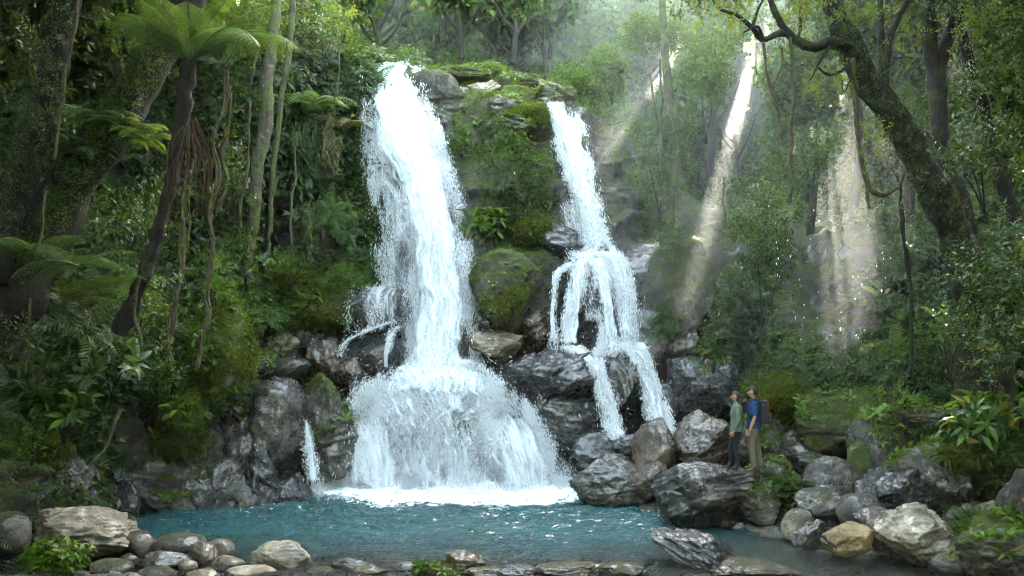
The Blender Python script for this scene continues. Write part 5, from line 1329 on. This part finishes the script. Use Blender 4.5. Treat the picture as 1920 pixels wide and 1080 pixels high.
        for s in (-1, 1):
            V, Fc = trunk_mesh([q0, q0+np.array([s*.6, 0, .7]), q0+np.array([s*1.0, 0, 1.8])], [.07, .03], 3, 6, .2, 14); obj('limb', mesh_np('limb', V, Fc, True), MB['dark'], r)
        blob_mesh('crown', blob(rng, c+np.array([0, 0, .3]), (1.6, 1.2, 1.3), 60, PR['far'], .7, 7), ML['far'], r, o_, True)

    # the tree fern
    crown = P(358, 118, 14.0)
    rows = [(228,625,14.3),(262,540,14.2),(288,455,14.15),(312,370,14.1),(330,290,14.05),(344,210,14.0),(356,122,14.0)]
    root = empty('tree_fern', P(228, 625, 14.3)); o3 = np.array(root.location); tag(root, 'tall tree fern with a wide crown of feathery fronds left of the main fall', 'tree fern')
    V, Fc = trunk_mesh([a-o3 for a in pp(rows)], [pw(34,14),pw(26,14),pw(23,14),pw(24,14),pw(28,14),pw(32,14)], 5, 12, .5, 90); obj('trunk', mesh_np('trunk', V, Fc, True), MB['dark'], root)
    cc = crown-o3
    fr = [(a, L*.84, l, r) for a, L, l, r in [(-2.75, 1.9, 1.3, .62), (-3.05, 2.2, 1.0, .5), (1.75, 1.9, 2.6, .45), (1.25, 1.9, 2.3, .5), (.75, 2.1, 1.7, .52), (.3, 2.4, 1.15, .70), (-.05, 2.8, .85, .80), (-.35, 3.0, .70, .80), (-.75, 2.8, .60, .78), (-1.25, 1.9, 1.1, .6), (-1.75, 1.7, 1.5, .5), (-2.2, 1.8, 1.1, .65), (2.3, 1.9, 2.0, .5), (2.9, 2.0, 1.5, .55), (.1, 2.5, 1.5, .5), (1.9, 1.7, 1.3, .6), (-.55, 2.2, 1.7, .5), (-2.5, 1.6, 2.2, .45)]]
    for a, L, lift, arch in fr:
        V, Fc = frond(rng, L, .42, 26, arch, a, lift, 9); obj('frond', mesh_np('frond', V+cc, Fc), ML['fern'], root)
    for i in range(34):                                      # old fronds hanging as a reddish skirt
        a = rng.uniform(0, 6.28); L = rng.uniform(.8, 1.6)
        b = cc+np.array([math.cos(a)*.12-.02, math.sin(a)*.12, -.9-rng.random()*.5])
        e = b+np.array([math.cos(a)*.18, math.sin(a)*.12, -L]); mid = (b+e)/2+np.array([math.cos(a)*.14, math.sin(a)*.1, .1])
        V, Fc = tube(catmull([b, mid, e], 12), np.linspace(.010, .003, 12), 4); obj('dead_frond', mesh_np('dead_frond', V, Fc), MB['fernred'], root)
    # fronds of young tree ferns in the left thicket
    for (px, py, Y, s, n, lab) in ((150,500,14.0,1.25,9,'fan of fern fronds spreading low on the left under the leaning trunk'), (60,470,13.4,1.1,8,'fern fronds at the left edge under the leaning trunk'), (215,540,14.2,.9,8,'fern fronds at the foot of the tree fern')):
        V, Fc = merge([frond(rng, s*rng.uniform(.8, 1.2), .26, 20, .7, i/n*6.28+rng.normal(0, .2), rng.uniform(.3, .9), 6) for i in range(n)])
        o = obj('fern', mesh_np('fern', V, Fc), ML['fern'], loc=P(px, py, Y)); tag(o, lab, 'fern')
near_trees()

def lianas():
    rng = np.random.default_rng(61)
    LI = [ # rows, px width, leaf amount, material, label
     ([(150,-20,13.2),(138,60,13.2),(122,140,13.2),(112,220,13.2),(104,300,13.2)], 6, 0, 'liana', 'pale liana hanging in front of the trunk at the upper left'),
     ([(88,360,12.9),(84,420,12.9),(74,480,12.9)], 5, 0, 'liana', 'short thin liana below the pale upper left liana'),
     ([(424,130,13.6),(418,200,13.6),(404,270,13.6),(412,340,13.6),(396,400,13.6),(402,460,13.6),(386,540,13.6),(382,620,13.6),(374,690,13.6)], 13, 40, 'liana', 'thick twisted liana right of the tree fern reaching down to the moss mound'),
     ([(428,160,13.7),(432,230,13.7),(414,290,13.7),(422,350,13.7),(400,402,13.7)], 7, 16, 'liana', 'thinner liana looping round the thick twisted one'),
     ([(352,320,13.9),(342,420,13.9),(336,500,13.9),(326,600,13.9),(316,680,13.9)], 15, 40, 'liana', 'thick leafy root hanging from the tree fern'),
     ([(362,300,14.1),(352,400,14.1),(348,480,14.1),(340,540,14.1)], 5, 10, 'liana', 'thin root close behind the thick leafy root'),
     ([(470,190,19),(462,300,19),(452,380,19),(448,430,19)], 4, 0, 'liana', 'thin dark liana left of the lichen covered trunk'),
     ([(520,330,21),(508,400,21),(502,480,21)], 5, 0, 'pale', 'hanging root at the left side of the dark hollow'),
     ([(556,250,21.5),(552,340,21.5),(546,460,21.5)], 4, 0, 'liana', 'hanging root in the middle of the dark hollow'),
     ([(640,60,23),(636,120,23),(628,190,23)], 3, 0, 'liana', 'fine liana hanging below the dark crown near the main fall'),
     ([(575,390,22.2),(580,440,22.2),(578,490,22.2)], 9, 24, 'pale', 'leafy hanging stem at the right side of the dark hollow'),
     ([(228,770,15.6),(216,800,15.5),(196,840,15.4),(176,866,15.3)], 6, 0, 'liana', 'bare root arching down onto the left bank rocks'),
     ([(56,560,13.8),(54,620,13.8),(48,700,13.8)], 4, 0, 'liana', 'thin root hanging in the dark at the left edge'),
     ([(262,520,14),(258,580,14),(262,650,14)], 5, 4, 'liana', 'thin root beside the tree fern foot'),
     ([(1432,80,15.1),(1440,150,15.1),(1456,210,15.1),(1466,260,15.1)], 5, 6, 'liana', 'liana hanging from the tip of the mossy limb'),
     ([(1482,70,15.2),(1488,140,15.2),(1484,210,15.2),(1482,330,15.2),(1480,380,15.2)], 6, 14, 'liana', 'long straight liana hanging from the middle of the mossy limb'),
     ([(1464,90,15.3),(1462,130,15.3),(1450,170,15.3)], 4, 4, 'liana', 'short liana twig left of the long straight liana'),
     ([(1598,110,15.5),(1604,180,15.5),(1610,240,15.5),(1616,300,15.5),(1630,352,15.5),(1656,366,15.5),(1680,352,15.5),(1694,320,15.6)], 8, 26, 'liana', 'liana hanging in a loop left of the leaning trunk'),
     ([(1600,120,15.6),(1590,170,15.6),(1578,150,15.6)], 3, 0, 'liana', 'tiny curled liana above the looped one'),
     ([(1616,300,15.5),(1624,340,15.5),(1630,390,15.5)], 6, 10, 'liana', 'leafy liana tip dangling below the looped one'),
     ([(1684,330,16.4),(1690,420,16.4),(1700,500,16.4),(1712,600,16.4)], 10, 14, 'dark', 'dark stem rising along the left side of the leaning trunk'),
     ([(1220,140,24),(1226,200,24),(1232,250,24),(1218,250,24)], 3, 0, 'liana', 'fine liana curl right of the right fall'),
     ([(1238,110,23.9),(1240,200,23.9),(1244,340,23.9)], 4, 0, 'liana', 'thin straight liana right of the right fall'),
     ([(1268,220,23.8),(1270,300,23.8),(1272,410,23.8)], 4, 0, 'liana', 'thin liana beside the vine-wrapped trunk'),
     ([(1356,330,22),(1358,372,22),(1356,420,22)], 3, 0, 'liana', 'faint liana between the pale bush and the tall leafy bush'),
     ([(1500,0,15.3),(1496,40,15.3),(1490,70,15.3)], 5, 4, 'liana', 'short liana above the mossy limb'),
     ([(1706,560,16.2),(1712,640,16.2),(1710,700,16.2)], 6, 4, 'dark', 'dark thin stem left of the foot of the leaning tree'),
     ([(410,-10,15),(406,60,15),(430,120,15)], 3, 0, 'liana', 'thin liana crossing above the tree fern'),
     ([(490,20,20),(480,80,20),(470,160,20)], 4, 0, 'liana', 'thin slanting liana right of the tree fern crown'),
    ]
    for i, (rows, w_, nl, mt, lab) in enumerate(LI):
        q = pp(rows); r0 = empty('liana', q[0]); tag(r0, lab, 'liana'); o = np.array(r0.location); Y = rows[0][2]
        pth = catmull([a-o for a in q], 70)
        pth = pth+np.stack([fbm(pth*1.8+i*7, 3, i), fbm(pth*1.8+i*7+40, 3, i+9), 0*pth[:, 0]], -1)*.09*np.linspace(0, 1, 70)[:, None]**.3
        r = w_/F*Y/2
        strands = [(pth, r*1.0)]
        if w_ >= 9: r *= .75
        if w_ >= 9:                                         # thick ones are two twisted strands
            a = np.linspace(0, 9, 70); off = np.stack([np.cos(a), np.sin(a), 0*a], -1)*r*.6
            strands = [(pth+off, r*.62), (pth-off, r*.52)]
        V, Fc = merge([tube(p_, np.full(70, rr)*(1+.3*vnoise(p_*5, i)), 6, wob=.3, seed=i) for p_, rr in strands])
        obj('stem', mesh_np('stem', V, Fc, True), MB[mt], r0)
        if nl:
            k = rng.integers(70, size=nl); dd = norm(rng.normal(size=(nl, 3))-np.array([0, .2, .3]))
            scatter('foliage', ['small'], pth[k]+dd*r, dd, rng.uniform(.3, .75, nl), ML['bright' if i in (4, 17, 19, 10) else 'under'], rng, .0, parent=r0)
lianas()

def moss_mounds():
    rng = np.random.default_rng(71)
    MM = [(415,640,120,190,19.4,'tall mound of hanging yellow green moss on the left shore'),
          (320,828,130,60,19.6,'bright moss cushion spread over the dark shore rock'),
          (350,770,70,70,19.0,'small hanging moss tuft under the leafy shrub'),
          (60,852,120,50,16.8,'moss cushion on the left bank rocks'),
          (570,560,200,110,23.6,'sloping bright moss ledge left of the main fall'),
          (1000,432,70,44,25.0,'mossy hump above the round black boulder'),
          (1272,540,130,190,23.9,'bare sloping moss and earth shoulder right of the cascade'),
          (1455,745,100,80,19.8,'round mossy hummock behind the people'),
          (880,178,84,44,26.6,'shaggy moss cushion hanging over the rim'),
          (985,218,84,46,26.0,'shaggy moss fringe under the bare topped rim boulder')]
    for i, (px, py, w_, h_, Y, lab) in enumerate(MM):
        c = P(px, py, Y); sx, sz = w_/F*Y, h_/F*Y
        root = empty('moss_mound', c); tag(root, lab, 'moss')
        me = rock_mesh('mound', (sx, min(sx, sz)*.8+.2, sz), 'jag' if i != 6 else 'bld', 300+i, 5); 
        mb = obj('mound', me, MR['moss'], root)
        V = np.empty(len(me.vertices)*3, np.float32); me.vertices.foreach_get('co', V); V = V.reshape(-1, 3)
        n = min(int(2200*sx*sz)+300, 7000) if i != 6 else 1800; k = rng.integers(len(V), size=n); nn = norm(V[k]/np.array([sx, sx, sz]))
        p = V[k]*1.0+rng.normal(0, .02, (n, 3))
        brown = i == 6
        n2 = n//28; k2 = rng.integers(len(V), size=n2); nn2 = norm(V[k2]/np.array([sx, sx, sz]))
        scatter('foliage', ['small', 'rosette', 'hang'] if i < 6 else ['small', 'dense'], V[k2]+nn2*.02, nn2, rng.uniform(.35, .9, n2), ML['under' if i % 2 else 'bright'], rng, .3, parent=root)
        kk = fbm(p*2.2+i, 3, 4) > -.12; p, nn = p[kk], nn[kk]; n = len(p)
        scatter('moss_tuft', ['dense'], p, nn-np.array([0, 0, .5]), (rng.uniform(.15, .42, n)*.8 if brown else np.where(rng.random(n) < .25, rng.uniform(.5, 1.0, n), rng.uniform(.2, .5, n))), ML['moss'], rng, -.2, parent=root)
moss_mounds()
def overhead_canopy():  # unseen trees added to narrow the open sky to top light
    """unseen tall trees added on both banks and behind the viewer to block sky light; the stream keeps only a strip of open sky"""
    rng = np.random.default_rng(81)
    spots = [(-9.5, 19, 13.5, 3.4), (-8.5, 13, 12.5, 3.6), (-7.5, 7, 11.5, 3.8), (-8.5, 1, 11, 4.2), (-6.5, -6, 11, 4.5), (0.5, -9.5, 11, 4.6), (7.5, -6, 11, 4.5), (8.5, 1, 11.5, 4.2), (9.0, 7, 12, 3.8), (10.5, 12.5, 13, 3.6),
             (-12, -2, 17, 4.5), (-12.5, 6, 18, 4.5), (-13, 14, 19, 4.5), (12.5, -2, 17, 4.5), (13.5, 6, 18, 4.5), (14.5, 13, 19, 4.2), (8.5, 19.5, 17, 3.6), (12.0, 23.5, 18.5, 4.2), (7.6, 14, 15.5, 3.2), (11, 17, 16, 3.6), (-8.5, 22.5, 17.5, 3.4), (-3, -13, 15, 5), (5, -13, 15, 5), (-11, -11, 13, 5), (12, -11, 13, 5)]
    for i, (x, y, z, r) in enumerate(spots):
        o0 = np.array([x*1.15, y, .5]); root = empty('canopy_tree', o0); tag(root, 'unseen tall tree added beside and behind the viewer to block sky light', 'tree', 'unseen trees added to block sky light')
        t = np.array([-x*.15, 0, z-.5])
        V, Fc = trunk_mesh([np.zeros(3), np.array([x*.05, 0, z*.4]), t], [.3, .2, .1], i, 9, .25, 24, .5)
        if y > 13.5: V = V*np.array([1, 1, .3])+np.array([3.5*np.sign(x), 2.5, z*.66])      # these lean in from higher up the slope

        if abs(x) > 8: obj('trunk', mesh_np('trunk', V, Fc, True), MB['dark'], root)
        else: obj('trunk', mesh_np('trunk', V+np.array([0, -3.0 if y < 3 else 0, 0]), Fc, True), MB['dark'], root)
        blob_mesh('crown', blob(rng, t, (r, r, 2.0), 150, PR['far'], 2.0, 9), ML['far'], root, o0, True)
    n = 3200; x = rng.uniform(-24, 24, n); y = rng.uniform(-20, 3, n); k = (y < -15) | (np.abs(x) > 14.5)  # unseen leaf wall added to stop low sky light from behind
    p = np.stack([x, y, rng.uniform(-1, 12, n)], -1)[k]
    scatter('forest_understory', 'far', p, np.tile([0, 0, 1.], (len(p), 1)), rng.uniform(1.6, 2.6, len(p)), ML['far'], rng, .5, 'unseen wall of leaves added behind the viewer to block low sky light', kind='stuff')
overhead_canopy()
# ------------------------------------------------------------ the two hikers
def skin_obj(name, verts, edges, radii, mat, parent, root=0, sub=2, flat=None):
    me = bpy.data.meshes.new(name); me.from_pydata([tuple(v) for v in verts], edges, [])
    o = obj(name, me, mat, parent)
    sk = o.modifiers.new('skin', 'SKIN'); sk.use_smooth_shade = True; sk.branch_smoothing = .6
    if not me.skin_vertices: 
        bm = bmesh.new(); bm.from_mesh(me); bm.verts.layers.skin.verify(); bm.to_mesh(me); bm.free()
    for i, r in enumerate(radii):
        s = me.skin_vertices[0].data[i]; s.radius = (r, r) if np.isscalar(r) else tuple(r); s.use_root = (i == root)
    ss = o.modifiers.new('sub', 'SUBSURF'); ss.levels = sub; ss.render_levels = sub
    # bake so the mesh is a plain surface
    dg = bpy.context.evaluated_depsgraph_get(); dg.update()
    m2 = bpy.data.meshes.new_from_object(o.evaluated_get(dg)); o.modifiers.clear(); o.data = m2
    if not m2.materials: m2.materials.append(mat)
    for p in m2.polygons: p.use_smooth = True
    return o
class Sk:
    def __init__(s): s.v = []; s.e = []; s.r = []
    def chain(s, pts, rad, start=None):
        prev = start; ids = []
        for p, r in zip(pts, rad):
            s.v.append(np.array(p, float)); s.r.append(r); i = len(s.v)-1; ids.append(i)
            if prev is not None: s.e.append((prev, i))
            prev = i
        return ids
def loft(rows, k, n=26):
    c = catmull([r[0] for r in rows], n); rx = catmull([[r[1]*k, r[2]*k, 0] for r in rows], n)
    a = np.linspace(0, 2*np.pi, 20, endpoint=False)
    V = c[:, None]+np.stack([np.cos(a)[None]*rx[:, :1], np.sin(a)[None]*rx[:, 1:2], np.zeros((n, 20))], -1)
    V = V.reshape(-1, 3); i = np.arange(n-1)[:, None]*20; j = np.arange(20)[None]
    Fq = tri(np.stack([i+j, i+(j+1) % 20, i+20+(j+1) % 20, i+20+j], -1).reshape(-1, 4))
    V = np.vstack([V, c[0], c[-1]]); jj = np.arange(20)
    return V, np.concatenate([Fq, np.stack([np.full(20, len(V)-2), (jj+1) % 20, jj], -1), np.stack([np.full(20, len(V)-1), (n-1)*20+jj, (n-1)*20+(jj+1) % 20], -1)])
def limb(pts, rad):
    p = catmull(pts, 24); r = np.interp(np.linspace(0, 1, 24), np.linspace(0, 1, len(rad)), rad)
    return tube(p, r, 14)
def fuse(name, parts, mat, parent, k):
    V, Fc = merge(parts); V = V+norm(V-np.array([0, 0, 1.1]))*(.006*fbm(V*14, 3, 5))[:, None]       # folds
    o = obj(name, mesh_np(name, V, Fc, True), mat, parent)
    m = o.modifiers.new('r', 'REMESH'); m.mode = 'VOXEL'; m.voxel_size = .011*k; m.use_smooth_shade = True
    s = o.modifiers.new('s', 'SMOOTH'); s.factor = .5; s.iterations = 4
    dg = bpy.context.evaluated_depsgraph_get(); dg.update()
    m2 = bpy.data.meshes.new_from_object(o.evaluated_get(dg)); o.modifiers.clear(); o.data = m2
    if not m2.materials: m2.materials.append(mat)
    for p in m2.polygons: p.use_smooth = True
    return o
def person(loc, rz, H, female, label, mats):
    """local frame: faces +X, left is +Y"""
    k = H/1.75; S = lambda *a: np.array(a)*k
    root = empty('person', loc, rz); tag(root, label, 'person')
    sw = .165 if female else .195; hw = .085
    leg = {1: [S(0, hw, .90), S(.03, hw+.015, .50), S(-.02, hw+.02, .09)], -1: [S(0, -hw, .90), S(-.01, -hw-.015, .50), S(-.05, -hw-.03, .09)]}
    leg[-1] = [S(0, -hw, .90), S(-.06, -hw-.015, .50), S(-.13, -hw-.03, .09)]
    if female: leg[-1] = [S(0, -hw, .90), S(.12, -hw-.01, .50), S(.13, -hw-.02, .09)]
    arm = {1: [S(-.01, sw, 1.42), S(-.04, sw+.06, 1.14), S(.05, sw+.06, .90)], -1: [S(-.01, -sw, 1.42), S(-.03, -sw-.06, 1.14), S(.07, -sw-.03, .91)]}
    hd = S(.035, 0, 1.62)
    b = Sk()
    sp = b.chain([S(0, 0, .95), S(.005, 0, 1.10), S(.0, 0, 1.28), S(-.01, 0, 1.42)], [.11*k, .10*k, .11*k, .085*k])
    nk = b.chain([S(-.01, 0, 1.50), S(.015, 0, 1.555)], [.052*k, .055*k], sp[-1])
    hh = b.chain([hd+S(-.005, 0, -.015), hd+S(-.012, 0, .045), hd+S(-.02, 0, .095), hd+S(-.02, 0, .118)], [(.092*k, .098*k), (.100*k, .108*k), (.080*k, .09*k), (.035*k, .04*k)], nk[-1])
    b.chain([hd+S(.108, 0, .012)], [.016*k], hh[1])                       # nose
    b.chain([hd+S(.060, 0, -.055)], [.036*k], hh[0])                     # chin
    for s in (1, -1): b.chain([hd+S(-.01, s*.108, .02)], [.014*k], hh[1])   # ears
    for s in (1, -1):
        b.chain(leg[s]+[leg[s][2]+S(.09, 0, -.05)], [.088*k, .058*k, .038*k, .034*k], sp[0])
        a = b.chain(arm[s], [.048*k, .042*k, .032*k], sp[-1])
        w_ = arm[s][2]; d = norm(np.array(w_)-np.array(arm[s][1])); palm = w_+d*.07*k
        pm = b.chain([palm], [(.020*k, .034*k)], a[-1])
        fwd = np.array([1., 0, 0])
        for q, (off, L) in enumerate(((.028, .075), (.010, .085), (-.010, .08), (-.028, .062))):
            p0 = palm+fwd*off*k+d*.015*k
            b.chain([p0, p0+d*L*.5*k-np.array([0, s*.006*k, 0]), p0+d*L*k-np.array([0, s*.022*k, 0])], [.0095*k, .009*k, .007*k], pm[0])
        b.chain([palm+fwd*.045*k-d*.02*k, palm+fwd*.06*k+d*.03*k], [.011*k, .009*k], pm[0])
    skin_obj('body', b.v, b.e, b.r, mats['skin'], root, 0)
    # garments: elliptical sections fused into one cloth surface
    leg_r = [.098, .082, .064, .054, .048] if female else [.108, .096, .082, .074, .072]
    pt = []
    for s in (1, -1):
        A, B, D = leg[s]; pt.append(limb([A+S(0, 0, .04), A-S(0, 0, .10), (A+B)/2, B, (B+D)/2, D+S(0, 0, .02)], np.array([leg_r[0]]+leg_r)*k))
    pt.append(loft([(S(0, 0, 1.04), .120, .150), (S(0, 0, .97), .128, .165), (S(-.005, 0, .90), .132, .172), (S(0, 0, .83), .105, .155)], k))
    fuse('trousers', pt, mats['trousers'], root, k)
    z0 = .86 if female else .90
    pt = [loft([(S(0, 0, z0), .150, .195), (S(0, 0, z0+.10), .142, .185), (S(0, 0, 1.12), .128, .165 if female else .175), (S(.005, 0, 1.26), .140, .185 if female else .205), (S(-.01, 0, 1.38), .128, .195 if female else .225), (S(-.01, 0, 1.45), .095, .155 if female else .18), (S(-.005, 0, 1.49), .070, .080), (S(0, 0, 1.52), .062, .066)], k)]
    for s in (1, -1):
        A, B, D = arm[s]
        if female: pt.append(limb([A+S(0, -s*.03, .01), (A+B)/2, B, (B+D)/2, D], np.array([.080, .062, .056, .050, .044])*k))
        else: pt.append(limb([A+S(0, -s*.03, .01), (A+B)/2, B*.85+A*.15], np.array([.090, .074, .074])*k))
    fuse('jacket' if female else 'shirt', pt, mats['top'], root, k)
    # boots
    for s in (1, -1):
        D = leg[s][2]; t = Sk(); t.chain([D+S(0, 0, .07), D+S(-.005, 0, -.02), D+S(.06, 0, -.05), D+S(.15, 0, -.058)], np.array([.060, .062, .052, .040])*k)
        skin_obj('boot', t.v, t.e, t.r, mats['boot'], root, 1)
    # hair: a shell over the top and back of the head
    V, Fc = ico(5); V = V*np.array([.112, .100, .122])*k; V = V*(1+.05*fbm(V*40/k, 3, 3))[:, None]
    f = V[Fc].mean(1)/k; keep = ~((f[:, 0] > -.005) & (f[:, 2] < .066)) & (f[:, 2] > (-.10 if female else -.055)) & ~((np.abs(f[:, 1]) > .085) & (f[:, 2] < .0) & (f[:, 0] > -.03))
    u, inv = np.unique(Fc[keep], return_inverse=True)
    hr = obj('hair', mesh_np('hair', V[u]+hd+S(-.018, 0, .035), inv.reshape(-1, 3), True), mats['hair'], root)
    if female:
        t = Sk(); t.chain([hd+S(-.07, 0, .05), hd+S(-.10, 0, -.03), hd+S(-.115, .0, -.13), hd+S(-.12, 0, -.25), hd+S(-.115, 0, -.33)], np.array([.06, .075, .07, .055, .022])*k)
        skin_obj('hair_length', t.v, t.e, t.r, mats['hair'], hr, 1)
    for s in (1, -1):
        V, Fc = ico(2); obj('eye', mesh_np('eye', V*.011*k+hd+S(.083, s*.036, .040), Fc, True), mats['eye'], root)
    return root
def stand(px, py, Y):
    """the top of the rock under that spot"""
    bpy.context.view_layer.update(); c = P(px, py, Y)
    zs = []
    for dx, dy in ((0, 0), (.08, 0), (-.1, .05)):
        h, l, *_ = bpy.context.scene.ray_cast(bpy.context.evaluated_depsgraph_get(), Vector((c[0]+dx, Y+dy, c[2]+.5)), Vector((0, 0, -1)), distance=1.5)
        if h: zs.append(l.z)
    if zs: c[2] = float(np.clip(max(zs)-.01, c[2]-.25, c[2]+.15))
    return c
def people():
    skin = m_flat('skin', (.30, .17, .11), .55, .35, .08); eye = m_flat('eye', (.02, .015, .012), .2)
    fm = dict(skin=skin, eye=eye, hair=m_flat('dark_hair', (.010, .008, .007), .5, .4), top=m_flat('sage_cloth', (.10, .13, .092), .9, .1, .15), trousers=m_flat('black_cloth', (.010, .011, .014), .9), boot=m_flat('dark_boot', (.02, .018, .018), .7))
    mm = dict(skin=skin, eye=eye, hair=m_flat('black_hair', (.008, .007, .006), .6), top=m_flat('blue_cloth', (.018, .045, .11), .9, .1, .15), trousers=m_flat('khaki_cloth', (.11, .10, .072), .9, .1, .2), boot=m_flat('brown_boot', (.09, .065, .045), .8))
    spots_ = {1381: stand(1381, 873, 17.65), 1413: stand(1413, 869, 17.7)}
    for cx, lab, H, fem, mt, rz, Y, foot in ((1381, 'woman in sage green jacket and black trousers standing on the wet boulder, looking up', 1.60, True, fm, 165, 17.65, 873), (1413, 'man in blue shirt and khaki trousers with a backpack, standing behind the woman', 1.74, False, mm, 160, 17.7, 869)):
        c = spots_[cx]; r = person(c, R(rz), H, fem, lab, mt)
    c = spots_[1413]
    # backpack worn by the man
    root = empty('backpack', c, R(160)); tag(root, 'dark hiking backpack with red trim worn by the man in the blue shirt', 'backpack')
    bk = m_flat('pack_cloth', (.018, .018, .022), .8); red = m_flat('pack_trim', (.12, .02, .018), .7)
    def rbox(name, size, at, mat, bev=.05):
        bm = bmesh.new(); bmesh.ops.create_cube(bm, size=1)
        for v in bm.verts: v.co = Vector((v.co.x*size[0]+at[0], v.co.y*size[1]+at[1], v.co.z*size[2]+at[2]))
        bmesh.ops.bevel(bm, geom=bm.edges[:], offset=bev, segments=3, affect='EDGES', profile=.6)
        me = bpy.data.meshes.new(name); bm.to_mesh(me); bm.free()
        for p in me.polygons: p.use_smooth = True
        return obj(name, me, mat, root)
    rbox('main_bag', (.16, .26, .44), (-.215, 0, 1.22), bk, .075)
    rbox('pocket', (.07, .20, .18), (-.33, 0, 1.13), bk, .035)
    rbox('top_flap', (.15, .23, .08), (-.215, 0, 1.45), bk, .035)
    for s in (1, -1):
        V, Fc = tube(catmull([(-.15, s*.10, 1.44), (-.03, s*.115, 1.515), (.09, s*.12, 1.44), (.125, s*.13, 1.30), (.09, s*.17, 1.18), (-.10, s*.16, 1.08)], 30), .016, 6)
        obj('shoulder_strap', mesh_np('shoulder_strap', V, Fc, True), bk, root)
        V, Fc = tube(catmull([(-.285, s*.12, 1.04), (-.297, s*.12, 1.22), (-.285, s*.11, 1.40)], 14), .009, 5); obj('trim', mesh_np('trim', V, Fc, True), red, root)
people()
def sunlit_drops():
    """drips falling through the sunbeams"""
    rng = np.random.default_rng(91); n = 70
    p = np.array([P(rng.uniform(1440, 1670), rng.uniform(370, 640), rng.uniform(16.8, 18.5)) for _ in range(n)])
    p = np.vstack([p, [P(1455, 582, 17.5), P(1626, 521, 17.5), P(1653, 545, 17.4), P(1456, 495, 17.5), P(965, 325, 22), P(992, 384, 22)]])
    o = drops('falling_drops', p, np.tile([0, 0, -1.], (len(p), 1))+rng.normal(0, .05, (len(p), 3)), .006+.013*rng.random(len(p))**2, rng.uniform(1.5, 3, len(p)), None, rng)
    tag(o, 'bright water drips falling through the sunbeams', kind='stuff')
sunlit_drops()
if HAZE > 0: build_haze()
